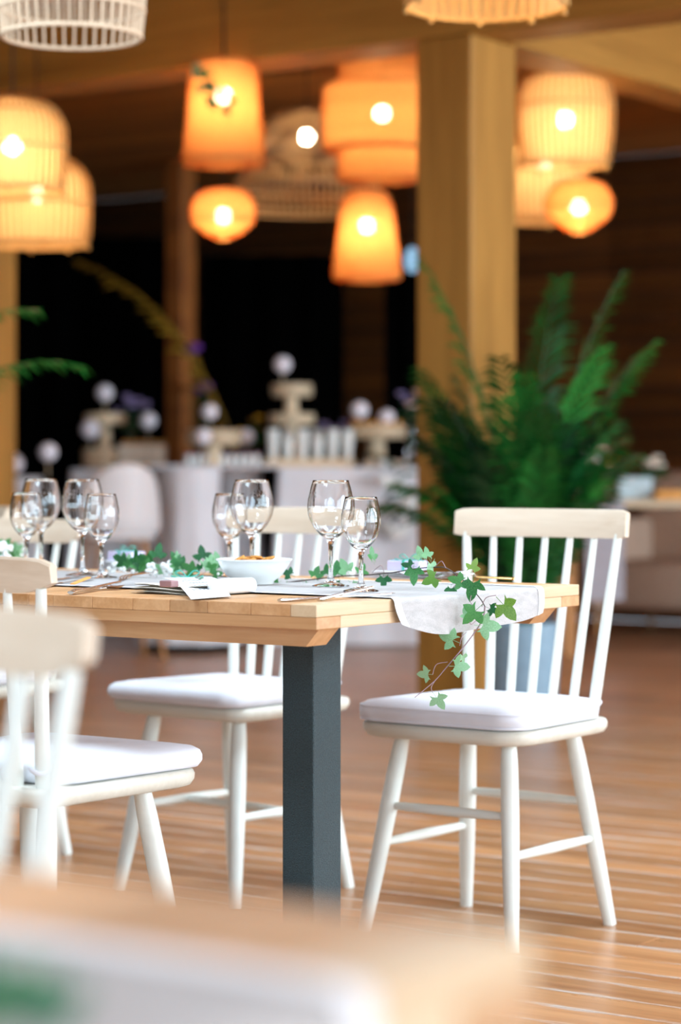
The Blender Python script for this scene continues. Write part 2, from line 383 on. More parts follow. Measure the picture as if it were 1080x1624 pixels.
# posts and beams
def post(px, D, s1, s2, ztop, label, mat='timber'):
    p = at(px, HY, D)
    o = tag(MB().box(-s1, 0, 0, s2, 0, ztop, 0.012).build('timber_post', M[mat], None, loc=(p.x, p.y, 0), rot=BZ), label, 'post', 'timber posts')
    return o
PB = 2.71
post(748, 9.5, 0.262, 0.345, PB, 'square timber post standing in front of the dessert tables beside the potted palm')
post(-38, 12.2, 0.30, 0.30, PB, 'square timber post cut off by the left edge of the picture')
post(288, 16.0, 0.14, 0.16, CEIL, 'dim brown timber post in the dark behind the cake tables', 'wallboard')
pp = at(748, HY, 9.5)
def beam(x0, x1, y0, y1, z0, z1, label, mat):
    return tag(MB().box(x0, x1, y0, y1, z0, z1, 0.015).build('ceiling_beam', mat, None, loc=(pp.x, pp.y, 0), rot=BZ), label, 'beam', 'ceiling beams')
beam(-16, 4.0, 0.0, 0.30, PB, CEIL, 'long golden ceiling beam running left from the top of the front post', M['timberx'])
beam(-0.262, 0.0, 0.30, 4.6, PB, CEIL, 'ceiling beam running away to the right from the front post', wood('timber_beam_cross', '90601e', 'b88236', 1, 0.6, 8, 0.05, 0.05, 0.15))

# ------------------------------------------------------------------ tables
TW, TL, TZ, TT = 0.90, 2.3, 0.76, 0.0425
def make_table(label, loc):
    t = thing('dining_table', label, 'table', loc, TH, 'oak dining tables')     # local x = -a, y = b, origin under near corner
    x = 0.0; i = 0
    rr = random.Random(11)
    while x > -TL+0.02:
        wd = rr.choice([0.052, 0.06, 0.075, 0.085, 0.095]) if i else 0.055
        wd = min(wd, TL+x)
        MB().box(-wd/2+0.0003, wd/2-0.0003, 0, TW, -0.0215, 0, 0.0015).build('top_board', M['oak_board'] if i else M['oak_end'], t, loc=(x-wd/2, 0, TZ))
        x -= wd; i += 1
    z0 = TZ-TT; z1 = TZ-0.0217
    MB().box(-TL/2, TL/2, 0, 0.07, z0, z1, 0.0015).build('edge_strip', M['oak_long'], t, loc=(-TL/2, 0, 0))
    MB().box(-TL/2, TL/2, TW-0.07, TW, z0, z1, 0.0015).build('edge_strip', M['oak_long'], t, loc=(-TL/2, 0, 0))
    for xa in (-0.08, -TL):
        MB().box(xa, xa+0.08, 0.0705, TW-0.0705, z0, z1, 0.0015).build('edge_strip', M['oak_end'], t)
    for y0 in (0.045, TW-0.105):                        # bearer beams with a slanted end
        mb = MB(); zb = z0-0.033
        vs = [(-0.025, y0, z0), (-0.055, y0, zb), (-TL+0.055, y0, zb), (-TL+0.025, y0, z0)]
        vs += [(v[0], y0+0.06, v[2]) for v in vs]
        mb.add(vs, [(0, 1, 2, 3), (7, 6, 5, 4), (0, 4, 5, 1), (1, 5, 6, 2), (2, 6, 7, 3), (3, 7, 4, 0)])
        mb.build('bearer', M['oak_long'], t)
    for xa in (-0.372, -TL+0.298):
        lg = MB().box(xa, xa+0.074, 0.405, 0.497, 0.012, z0, 0.003).build('leg', M['steel'], t)
        MB().box(xa-0.2, xa+0.27, 0.40, 0.50, 0, 0.012, 0.002).build('base_plate', M['steel'], t)
        if xa > -1:
            MB().box(xa+0.0742, xa+0.0748, 0.434, 0.474, z0-0.022, z0-0.008).build('sticker', M['label'], lg)
            MB().box(xa+0.0749, xa+0.0752, 0.449, 0.453, z0-0.018, z0-0.011).build('sticker_mark', M['red'], lg)
            for q in (0.445, 0.456, 0.461): MB().box(xa+0.0749, xa+0.0752, q, q+0.002, z0-0.017, z0-0.014).build('sticker_mark', M['green'], lg)
    return t
tab = make_table('oak plank dining table set with wine glasses and an ivy garland', (OX, OY, 0))
FB = at(850, HY, 1.19)
FA = (FB.x-TW*math.sin(-TH), FB.y-TW*math.cos(TH))
tab2 = make_table('oak table very close to the camera and out of focus', (FA[0], FA[1], 0))

def make_runner(label, loc):
    t = thing('table_runner', label, 'table runner', loc, TH, 'linen table runners')
    b0, b1 = 0.23, 0.745; R = 0.010; z = TZ+0.0016
    def P(u, v, off=0.0):
        b = b0+(b1-b0)*v
        q = 2*v-1
        hang = 0.060-0.022*abs(q)**3+0.004*math.sin(7*v)
        top = 1.9; arc = R*PI/2; tot = top+arc+hang; s = u*tot
        if u < 0.5: s = u/0.5*(top-0.04)
        else: s = (top-0.04)+(u-0.5)/0.5*(tot-top+0.04)
        ridge = 0.0012*(1+math.sin(b*31+s*5))*0.5
        if s < top: return (-(top-s)-0.004, b, z+off+ridge*min(1, max(0, (top-s)/0.1)))
        if s < top+arc:
            a = (s-top)/R; return (-0.004+(R+off)*math.sin(a), b, z-R+(R+off)*math.cos(a))
        d = s-top-arc; k = d/0.08
        return (-0.004+R+off+0.010*k+0.004*k*math.sin(v*9+1), b-q*0.055*k*k*abs(q)+0.006*k, z-R-d)
    MB().grid(lambda u, v: P(u, v), 60, 30).build('cloth', M['linen'], t, 30)
    for lo in (True, False):
        def Q(u, v):
            e = 0.004*abs(math.sin(u*90*PI)) if True else 0
            vv = (-0.004-0.004*abs(math.sin(u*64*PI))+v*0.042) if lo else (1.004+0.004*abs(math.sin(u*64*PI))-v*0.042)
            return P(u, vv, 0.0012)
        MB().grid(Q, 200, 4).build('lace_trim', M['lace'], t, 30)
    return t
make_runner('pale linen runner with lace edges hanging over the end of the set table', (OX, OY, 0))
make_runner('blurred linen runner on the table close to the camera', (FA[0], FA[1], 0))

# ------------------------------------------------------------------ chairs
def roundrect(wf, wb, d, r, n=7, bow=0.0):
    pts = []
    cs = [(wb/2, d/2, 0), (-wb/2, d/2, 1), (-wf/2, -d/2, 2), (wf/2, -d/2, 3)]
    for x, y, q in cs:
        cxx = x-math.copysign(r, x); cyy = y-math.copysign(r, y)
        for k in range(n+1):
            a = PI/2*q+PI/2*k/n
            px, py = cxx+r*math.cos(a), cyy+r*math.sin(a)
            if py < 0: py -= bow*(1-min(1, abs(px)/(wf/2))**2)
            pts.append((px, py))
    return pts
def lofted(mb, pts, levels):
    n = len(pts); vs = []
    for sc, z, dome in levels:
        for x, y in pts:
            l = math.hypot(x, y)
            k = max(0.0, (l-sc)/l) if sc >= 0 else 0
            vs.append((x*k, y*k, z))
    fs = []
    for i in range(len(levels)-1):
        for k in range(n): fs.append((i*n+k, i*n+(k+1) % n, (i+1)*n+(k+1) % n, (i+1)*n+k))
    e = (len(levels)-1)*n
    fs.append(tuple(range(n-1, -1, -1))); fs.append(tuple(e+k for k in range(n)))
    mb.add(vs, fs); return mb
def make_chair(label, x, y, rz, style, group='spindle-back dining chairs', tall=None):
    t = thing('dining_chair', label, 'chair', (x, y, 0), rz, group)
    box = style == 'box'
    H = tall or (0.902 if box else 0.862)
    rail = 0.066
    sz = 0.452; sth = 0.032
    pts = roundrect(0.43, 0.41, 0.415, 0.07 if box else 0.045, 7, 0.012)
    lofted(MB(), pts, [(0.022, sz-sth, 0), (0.008, sz-sth+0.004, 0), (0.001, sz-sth+0.014, 0), (0.0, sz-0.008, 0), (0.003, sz-0.002, 0), (0.009, sz, 0)]).build('seat', M['palewood'], t, 50)
    feet = {}
    for sx in (-1, 1):
        for sy in (-1, 1):
            a = Vector((sx*0.135, sy*0.125, sz-sth+0.004)); b = Vector((sx*0.188, sy*0.195, 0))
            feet[sx, sy] = (a, b)
            ts = [0, 0.12, 0.35, 0.7, 1]; rs = [0.0155, 0.0185, 0.0195, 0.0175, 0.0140]
            MB().tube([a.lerp(b, k) for k in ts], rs, 16).build('leg', M['paint'], t, 50)
    def legp(sx, sy, z):
        a, b = feet[sx, sy]; return a.lerp(b, (a.z-z)/a.z)
    def rung(p, q, name='stretcher'):
        m = (p+q)/2
        MB().tube([p, p.lerp(q, 0.15), m, p.lerp(q, 0.85), q], [0.0075, 0.0095, 0.0115, 0.0095, 0.0075], 12).build(name, M['paint'], t, 50)
    if box:
        rung(legp(-1, -1, 0.27), legp(1, -1, 0.27)); rung(legp(-1, 1, 0.27), legp(1, 1, 0.27))
        rung(legp(-1, -1, 0.19), legp(-1, 1, 0.19)); rung(legp(1, -1, 0.19), legp(1, 1, 0.19))
    else:
        zz = 0.20
        for s in (-1, 1): rung(legp(s, -1, zz), legp(s, 1, zz))
        rung((legp(-1, -1, zz)+legp(-1, 1, zz))/2, (legp(1, -1, zz)+legp(1, 1, zz))/2)
    # back
    yb, yt = 0.165, 0.212
    hw = 0.224; curve = 0.030
    zb = H-rail
    def backy(xn, z):
        k = (z-sz)/(H-sz)
        return yb+(yt-yb)*k+curve*(1-xn*xn)*k
    ns = 7
    for i in range(ns):
        xn = -1+2*i/(ns-1)
        p = Vector((xn*0.160, backy(xn, sz), sz-0.012)); q = Vector((xn*0.199, backy(xn*0.88, zb+0.012), zb+0.012))
        thick = 1.22 if i in (0, ns-1) else 1.0
        MB().tube([p, p.lerp(q, 0.2), p.lerp(q, 0.55), q], [0.0095*thick, 0.0105*thick, 0.0098*thick, 0.0075*thick], 12).build('spindle', M['paint'], t, 50)
    mb = MB(); nu = 25; vs = []
    for i in range(nu):
        xn = -1+2*i/(nu-1); e = max(0.0, (abs(xn)-0.86)/0.14)
        if box: zlo = zb+0.004*e*e; zhi = H-0.006*e*e
        else: zlo = zb+0.018*max(0, (abs(xn)-0.7)/0.3)**2; zhi = H-0.008*e*e-0.006*xn*xn
        for z, dy, dz in ((zlo, -0.008, 0.003), (zlo, 0.008, 0.003), (zhi, 0.009, -0.004), (zhi, 0.006, 0), (zhi, -0.006, 0), (zhi, -0.009, -0.004)):
            vs.append((xn*hw, backy(xn, z)+dy, z+dz))
    fs = [(i*6+k, i*6+(k+1) % 6, (i+1)*6+(k+1) % 6, (i+1)*6+k) for i in range(nu-1) for k in range(6)]
    fs += [(5, 4, 3, 2, 1, 0), tuple((nu-1)*6+k for k in range(6))]
    mb.add(vs, fs).build('top_rail', M['beech'] if box else M['tanbeech'] if group.endswith('.') else M['beech'], t, 35)
    return t
def make_cushion(label, x, y, rz, style, th=0.045):
    t = thing('seat_cushion', label, 'cushion', (x, y, 0.4515), rz, 'white seat cushions')
    box = style == 'box'
    pts = roundrect(0.43, 0.40, 0.385, 0.06 if box else 0.05, 8, 0.006)
    pts = [(px, py-(0.022 if box else 0.040)) for px, py in pts]
    lv = [(0.02, 0.0015, 0), (0.006, 0.005, 0), (0.0, 0.013, 0), (0.0, th-0.017, 0), (0.004, th-0.008, 0), (0.016, th-0.002, 0), (0.05, th+0.003, 0), (0.11, th+0.006, 0)]
    mb = MB(); n = len(pts); vs = []
    for li, (ins, z, _) in enumerate(lv):
        for k, (px, py) in enumerate(pts):
            l = math.hypot(px, py); f = (l-ins)/l
            wv = 0.0016*math.sin(k*1.7+li*0.9)*(1 if 2 <= li <= 5 else 0.3)
            vs.append((px*f*(1+wv), py*f*(1+wv), z+0.0012*math.sin(k*0.9)*(1 if li in (1, 2) else 0)))
    fs = []
    for i in range(len(lv)-1):
        for k in range(n): fs.append((i*n+k, i*n+(k+1) % n, (i+1)*n+(k+1) % n, (i+1)*n+k))
    fs.append(tuple(range(n-1, -1, -1))); e = (len(lv)-1)*n; vs.append((0, -0.02, th+0.007)); c = len(vs)-1
    for k in range(n): fs.append((e+k, e+(k+1) % n, c))
    mb.add(vs, fs).build('cushion_body', M['cotton'], t, 70)
    if box:
        for zz, ins in ((th-0.010, 0.0025), (0.007, 0.003)):
            ring = []
            for px, py in pts: l = math.hypot(px, py); f = (l-ins)/l; ring.append((px*f, py*f, zz))
            MB().tube(ring+[ring[0]], 0.0024, 6, False).build('piping', M['cotton'], t, 60)
    for sx in (-1, 1):
        pa = [(sx*0.160+0.0165*math.cos(a), 0.170+0.0165*math.sin(a), 0.030+0.004*math.sin(a*2)) for a in [2*PI*k/14 for k in range(15)]]
        MB().tube([(sx*0.150, 0.145, 0.026)]+pa, 0.0042, 6).build('tie', M['cotton'], t, 60)
    return t
def chair(lab, clab, x, y, deg, style, tall=None):
    make_chair(lab, x, y, math.radians(deg), style, tall=tall)
    if clab: make_cushion(clab, x, y, math.radians(deg), style, 0.045 if style == 'box' else 0.040)
chair('cream spindle-back chair in full view at the right end of the set table', 'white cushion on the chair in full view, under the hanging ivy', 0.318, 5.20, -37, 'box')
chair('cream spindle-back chair behind the dark steel table leg', 'white cushion partly hidden behind the steel table leg', -0.251, 5.685, -41, 'h', 0.898)
chair('cream chair at the near side of the set table, cut off by the left edge', 'bright white cushion at the near side of the table, lower left', -0.54, 4.30, 145, 'h', 0.846)
chair('blurred cream chair back in front, just beyond the closest table', 'white cushion of the blurred chair beyond the closest table', -0.527, 2.12, -35.1, 'h')
chair('chair with tan top rail seen behind the left wine glasses', 'white cushion seen through the blurred chair spindles at the left', -0.97, 6.15, -35.1, 'h')
chair('cream chair with tilted top rail at the far left behind the glasses', None, -1.22, 7.1, -75, 'h', 0.88)

# ------------------------------------------------------------------ glasses
def make_glass(kind, label, p, rz=0):
    g = thing('wine_glass', label, 'wine glass', p, rz, 'large wine glasses' if kind == 'L' else 'small wine glasses')
    if kind == 'L': Hh, rb, rrim, hb = 0.205, 0.0445, 0.0345, 0.092
    else: Hh, rb, rrim, hb = 0.175, 0.0365, 0.0295, 0.078
    fr = 0.036 if kind == 'L' else 0.033
    th = 0.0009
    out = [(1e-5, 0.0), (fr, 0.0), (fr, 0.0018), (fr*0.7, 0.0045), (0.010, 0.009), (0.0048, 0.020), (0.0042, 0.045), (0.0048, hb-0.012), (0.0075, hb-0.003)]
    bowl = []
    m = 16
    for i in range(m+1):
        a = i/m
        z = hb+(Hh-hb)*a
        r = rb*math.sin(PI*min(1, (0.07+a*0.86)**0.62*0.80)) if False else None
        # ease: round bottom to widest at 0.52, then in to the rim
        if a < 0.52:
            q = a/0.52; r = 0.0095+(rb-0.0095)*math.sin(q*PI/2)**0.72
        else:
            q = (a-0.52)/0.48; r = rb-(rb-rrim)*q**1.9
        bowl.append((r, z))
    inn = [(max(1e-5, r-th-(0.003*max(0, 1-i/3))), z+(0.003 if i == 0 else 0)) for i, (r, z) in enumerate(bowl)]
    inn[0] = (1e-5, bowl[0][1]+0.004)
    prof = out+bowl+[(rrim-th*0.5, Hh+0.0004)]+inn[::-1]
    MB().lathe(prof, 48, wob=0.016, nw=10, wz=(hb+0.002, hb+(Hh-hb)*0.75)).build('glass_body', M['glass'], g, 180)
    return g
ZT = TZ+0.0035
def gpos(px, D): return Vector(((px-CX)/F*D, D, ZT))
make_glass('L', 'large wine glass nearest the table end, beside the knives', gpos(524.5, 4.67))
make_glass('S', 'small wine glass nearest the table end, with a knife against its foot', gpos(572.5, 4.47))
make_glass('L', 'large wine glass standing just behind the white bowl', gpos(399.5, 4.97))
make_glass('S', 'small wine glass behind the left rim of the white bowl', gpos(364, 5.12))
make_glass('L', 'large wine glass in the left pair nearer the fork', gpos(131, 5.15))
make_glass('S', 'small wine glass in the left pair nearer the fork', gpos(161, 5.03))
make_glass('L', 'large wine glass at the far left edge pair', gpos(65, 5.42))
make_glass('S', 'small wine glass at the far left edge pair', gpos(42, 5.30))

# ------------------------------------------------------------------ bowl and crackers
bp = onz(403, 926, ZT)
bw = thing('serving_bowl', 'white china bowl of crackers in the middle of the set table', 'bowl', bp)
MB().lathe([(1e-5, 0.0), (0.038, 0.0), (0.040, 0.006), (0.056, 0.018), (0.068, 0.036), (0.0725, 0.046), (0.076, 0.0475), (0.0755, 0.050), (0.072, 0.0495), (0.066, 0.037), (0.053, 0.020), (1e-5, 0.010)], 48).build('bowl_body', M['china'], bw, 60)
rc = random.Random(3)
for k in range(14):
    a = rc.uniform(0, 2*PI); r = rc.uniform(0, 0.043)
    mb = MB().prism([(0.017*math.cos(2*PI*q/9)*(1+0.12*math.sin(q*2.3)), 0.015*math.sin(2*PI*q/9)) for q in range(9)], -0.002, 0.002)
    o = mb.build('cracker', M['cracker'], None, loc=bp+Vector((r*math.cos(a), r*math.sin(a), 0.036+0.014*(k/14)+0.004*(1-r/0.043))), rot=(rc.uniform(-.5, .5), rc.uniform(-.5, .5), a))
    tag(o, 'small golden cracker lying in the white bowl', 'cracker', 'crackers in the white bowl')

# ------------------------------------------------------------------ cutlery
def cutlery(name, label, p, q, kind, tip='chrome'):
    p, q = Vector(p), Vector(q); d = q-p; L = d.length
    t = thing(name, label, 'cutlery', p, 0, 'cutlery on the set table')
    t.rotation_euler = d.to_track_quat('X', 'Z').to_euler()
    hl = 0.42*L if kind == 'knife' else 0.62*L
    w0 = 0.0055
    h = MB()
    pr = [(0, 0.006, 0.0028), (0.006, 0.0085, 0.0033), (hl*0.5, 0.0062, 0.0028), (hl, 0.0042, 0.0024)]
    vs = []
    for x, w_, z_ in pr:
        vs += [(x, w_*math.cos(a), z_*math.sin(a)) for a in [2*PI*k/10 for k in range(10)]]
    fs = [(i*10+k, i*10+(k+1) % 10, (i+1)*10+(k+1) % 10, (i+1)*10+k) for i in range(len(pr)-1) for k in range(10)]
    fs += [tuple(range(9, -1, -1)), tuple((len(pr)-1)*10+k for k in range(10))]
    h.add(vs, fs).build('handle', M[tip], t, 60)
    if kind == 'knife':
        MB().prism([(hl, -0.004), (L*0.6, -0.0075), (L*0.93, -0.0085), (L, 0.002), (L*0.96, 0.0055), (hl, 0.004)], -0.0007, 0.0007).build('blade', M['chrome'], t)
    elif kind == 'fork':
        MB().add([(hl, -0.004, 0), (hl, 0.004, 0), (hl+0.025, 0.011, 0.004), (hl+0.025, -0.011, 0.004), (hl, -0.004, 0.0018), (hl, 0.004, 0.0018), (hl+0.025, 0.011, 0.0058), (hl+0.025, -0.011, 0.0058)],
                 [(0, 1, 2, 3), (7, 6, 5, 4), (0, 4, 5, 1), (1, 5, 6, 2), (2, 6, 7, 3), (3, 7, 4, 0)]).build('neck', M['chrome'], t)
        for k in range(4):
            yy = -0.0092+0.0061*k
            MB().tube([(hl+0.022, yy, 0.005), (hl+0.045, yy, 0.0085), (L, yy*0.95, 0.006)], [0.0017, 0.0016, 0.0009], 6).build('tine', M['chrome'], t, 60)
    else:
        MB().grid(lambda u, v: (hl+0.002+(L-hl)*u, 0.019*math.sin(PI*min(0.98, max(0.06, u**0.8)))*(2*v-1), 0.003-0.006*math.sin(PI*u)*(1-(2*v-1)**2)), 10, 8).build('spoon_bowl', M['chrome'], t, 60)
    return t
Z1 = TZ+0.0035
cutlery('table_knife', 'steel knife lying along the table near corner', onz(443, 952, Z1), onz(628, 940.5, Z1+0.003), 'knife')
cutlery('table_knife', 'steel knife with its blade propped on the foot of the small glass', onz(505, 951, Z1), onz(594, 929.5, 0.7835), 'knife')
cutlery('table_fork', 'steel fork with tines up beside the cream napkin', onz(112, 940, Z1+0.001), onz(234, 913, Z1+0.012), 'fork')
cutlery('dessert_spoon', 'steel spoon lying under the fork at the left setting', onz(116, 936.5, Z1), onz(197, 930, Z1+0.002), 'spoon')
cutlery('table_knife', 'steel knife at the left edge nearest the chair rail', onz(58, 931.5, Z1), onz(150, 916, Z1+0.003), 'knife')
cutlery('table_knife', 'steel knife farther in at the left setting', onz(66, 923, Z1), onz(165, 909, Z1+0.003), 'knife')
cutlery('table_fork', 'brass-tipped fork at the far right corner of the table', at(818, 919.5, 4.88)+Vector((0, 0, 0.002)), at(722, 913, 5.02), 'fork', 'gold')
tag(MB().box(-0.024, 0.024, -0.006, 0.006, 0, 0.0025, 0.001).build('paper_strip', M['orange'], None, loc=onz(128, 922, Z1+0.008), rot=(0, -0.25, math.radians(52))), 'small orange paper strip by the left cutlery', 'paper strip')

# ------------------------------------------------------------------ napkins, card, favours
np_ = thing('folded_napkin', 'cream folded napkin with a rolled end under the card', 'napkin', onz(305, 941, TZ+0.001), TH)
def fold(y0, y1, amp, z, th, ph, L=0.17, x0=-0.1):
    def P(u, v):
        return (x0+L*v, y0+(y1-y0)*u, z+amp*math.sin(u*PI*1.5+ph)*(0.4+0.6*u)+0.002*math.sin(v*6+ph))
    mb = MB(); n1, n2 = 14, 8
    mb.grid(lambda u, v: P(u, v), n1, n2); mb.grid(lambda u, v: Vector(P(u, v))+Vector((0, 0, th)), n1, n2)
    return mb
for k, (z, am, ph) in enumerate(((0.0005, 0.001, 0.0), (0.006, 0.005, 0.4), (0.012, 0.004, 1.1))):
    fold(-0.055+0.006*k, 0.10-0.01*k, am, z, 0.002, ph, 0.19-0.01*k, -0.105).build('fold', M['napkin'], np_, 60)
MB().tube([(0.075, -0.035, 0.015), (0.078, 0.00, 0.0155), (0.083, 0.07, 0.015)], [0.0135, 0.0145, 0.014], 16).build('rolled_end', M['whitenap'], np_, 60)
cd = thing('menu_card', 'white printed card with a green sprig leaning on the cream napkin', 'card', (0, 0, 0))
q00, q10, q11, q01 = onz(303, 950.5, TZ+0.003), onz(366, 945.5, TZ+0.004), at(332, 915, 4.86), at(257, 916.5, 4.80)
def cardP(u, v, off=0.0):
    p = q00.lerp(q10, u).lerp(q01.lerp(q11, u), v)
    p = p+Vector((0, 0, 0.010*math.sin(PI*v)))+Vector((0, -off, off))
    return p
MB().grid(lambda u, v: cardP(u, v), 8, 12).build('card_sheet', M['paper'], cd, 60)
for k in range(5):
    v = 0.22+0.11*k; a = 0.18+0.05*(k % 3); b = 0.62+0.06*((k*2) % 3)
    MB().tube([cardP(a+(b-a)*i/16, v+0.018*math.sin(i*2.1+k), 0.0008) for i in range(17)], 0.0005, 4).build('printed_line', M['ink'], cd)
for k in range(6):
    c = cardP(0.62+0.05*(k % 3), 0.62+0.05*k, 0.0010)
    MB().ball(c, 0.0035, 6, 0.5).build('printed_leaf', M['inkgreen'], cd, 60)
tag(MB().box(-0.014, 0.014, -0.011, 0.011, 0, 0.012, 0.002).build('favour_box', M['choc'], None, loc=onz(268, 931, TZ+0.0165), rot=(0, 0, TH)), 'small brown favour box peeking out under the card', 'box')
def bow(parent, p, s):
    for a in (-1, 1):
        MB().tube(smoothpath([p, p+Vector((a*0.012*s, 0, 0.012*s)), p+Vector((a*0.022*s, 0.003, 0.008*s)), p+Vector((a*0.012*s, 0, 0.002*s)), p], 5), 0.0012*s, 6).build('ribbon_loop', M['teal'], parent, 60)
        MB().tube(smoothpath([p, p+Vector((a*0.016*s, -0.004, -0.001)), p+Vector((a*0.030*s, -0.006, 0.003*s))], 5), 0.0011*s, 6).build('ribbon_tail', M['teal'], parent, 60)
rb = thing('ribbon_bow', 'turquoise ribbon bow lying behind the printed card', 'ribbon', onz(297, 915.5, TZ+0.014)); bow(rb, Vector((0, 0, 0)), 1.1)
def plate_setting(px, py, rz, wlab, blab, w=0.13, lift=0.003):
    p = onz(px, py, TZ+lift)
    n_ = thing('folded_napkin', wlab, 'napkin', p, rz)
    fold(-0.05, 0.05, 0.002, 0, 0.004, 0.3, w, -w/2).build('fold', M['whitenap'], n_, 60)
    fold(-0.046, 0.048, 0.003, 0.006, 0.004, 0.9, w*0.95, -w/2+0.002).build('fold', M['whitenap'], n_, 60)
    b = thing('gift_box', blab, 'gift box', p+Vector((-0.012, 0.005, 0.0145)), rz)
    MB().box(-0.036, 0.036, -0.026, 0.026, 0, 0.020, 0.002).build('box_body', M['lilac'], b)
    MB().box(-0.037, 0.037, -0.003, 0.003, 0.0195, 0.0212).build('ribbon_band', M['teal'], b)
    MB().box(-0.003, 0.003, -0.0268, 0.0268, 0.0, 0.0212).build('ribbon_band', M['teal'], b)
    bow(b, Vector((0.004, 0, 0.021)), 1.0)
plate_setting(655, 915, TH+0.25, 'white napkin under the lilac gift box near the table end', 'lilac gift box with teal bow near the table end', 0.16)
plate_setting(208, 898, TH, 'white napkin under the lilac gift box at the left', 'lilac gift box with teal bow behind the left ivy')

# ------------------------------------------------------------------ ivy
def ivy_mesh(name, mat, seed):
    r_ = random.Random(seed)
    lobes = [(-2.35, 0.50), (-1.95, 0.36), (-1.25, 0.74), (-0.72, 0.43), (0, 1.0), (0.72, 0.43), (1.25, 0.74), (1.95, 0.36), (2.35, 0.50)]
    pts = [(0, 0.0)]
    ring = []
    for i, (a, r) in enumerate(lobes):
        r *= 1+r_.uniform(-.08, .08); a += r_.uniform(-.06, .06)
        ring.append((a, r))
    out = []
    for i, (a, r) in enumerate(ring):
        if i:
            a0, r0 = ring[i-1]
            for k in (0.33, 0.66): out.append((a0+(a-a0)*k, (r0+(r-r0)*k)*0.985))
        out.append((a, r))
    vs = [(0, 0, 0.38)]
    def bend(x, z):
        return 0.16*x*x+0.10*(z-0.4)**2+0.05*math.sin(5*x+z*4)
    vs[0] = (0, bend(0, 0.38)+0.03, 0.38)
    mid = []; 
    for a, r in out: mid.append((0.5*r*math.sin(a), 0.38+0.5*r*math.cos(a)*0.8))
    for x, z in mid: vs.append((x, bend(x, z)-0.012, z))
    for a, r in out:
        x, z = r*math.sin(a)*0.72, 0.38+r*math.cos(a)*0.72; vs.append((x, bend(x, z), z))
    n = len(out); fs = []
    for i in range(n-1):
        fs.append((0, 1+i, 2+i)); fs.append((1+i, 1+n+i, 2+n+i, 2+i))
    mb = MB(); mb.add(vs, fs); mb.add([(0, 0.0, 0.0), (0.02, 0, 0), (0.0, bend(0, .38), 0.38), (0.02, bend(0, .38), .38)], [(0, 1, 3, 2)])
    return mb.mesh(name, mat, 60)
IVY = {k: [ivy_mesh('leaf', M[m], 5+i) for i in range(3)] for k, m in (('g', 'ivy'), ('p', 'ivylight'), ('y', 'ivyyel'))}
lr = random.Random(21)
def leaf(parent, base, pos, px_size, roll, kind='g', tx=0.0, tz=0.0):
    s = px_size*pos.y/F
    o = link('leaf', lr.choice(IVY[kind]), parent, pos-base, (0, 0, 0), (s, s, s))
    o.rotation_euler = (Matrix.Rotation(tz, 3, 'Z') @ Matrix.Rotation(math.radians(roll), 3, 'Y') @ Matrix.Rotation(tx, 3, 'X')).to_euler()
    return o
def ivy_garland(label, path, leaves, stalks=(), w0=0.0016, mats=None):
    base = at(*path[0]); base.z = TZ+0.004
    t = thing('ivy_garland', label, 'ivy', base)
    P = [at(*p)-base for p in path]
    k = mats if mats else len(P)
    sp = smoothpath(P[:k+1], 5)
    MB().tube(sp, [w0*(1-0.4*i/len(sp)) for i in range(len(sp))], 6).build('stem', M['vine'], t, 60)
    if k < len(P)-1:
        sp = smoothpath(P[k:], 5)
        MB().tube(sp, [w0*(0.95-0.5*i/len(sp)) for i in range(len(sp))], 6).build('stem_tip', M['vinepink'], t, 60)
    for x, y, D, size, roll, kind, tx, tz in leaves: leaf(t, base, at(x, y, D), size, roll, kind, tx, tz)
    for st in stalks:
        MB().tube(smoothpath([at(*p)-base for p in st], 6), 0.0007, 5).build('leaf_stalk', M['vinepink'], t, 60)
    return t
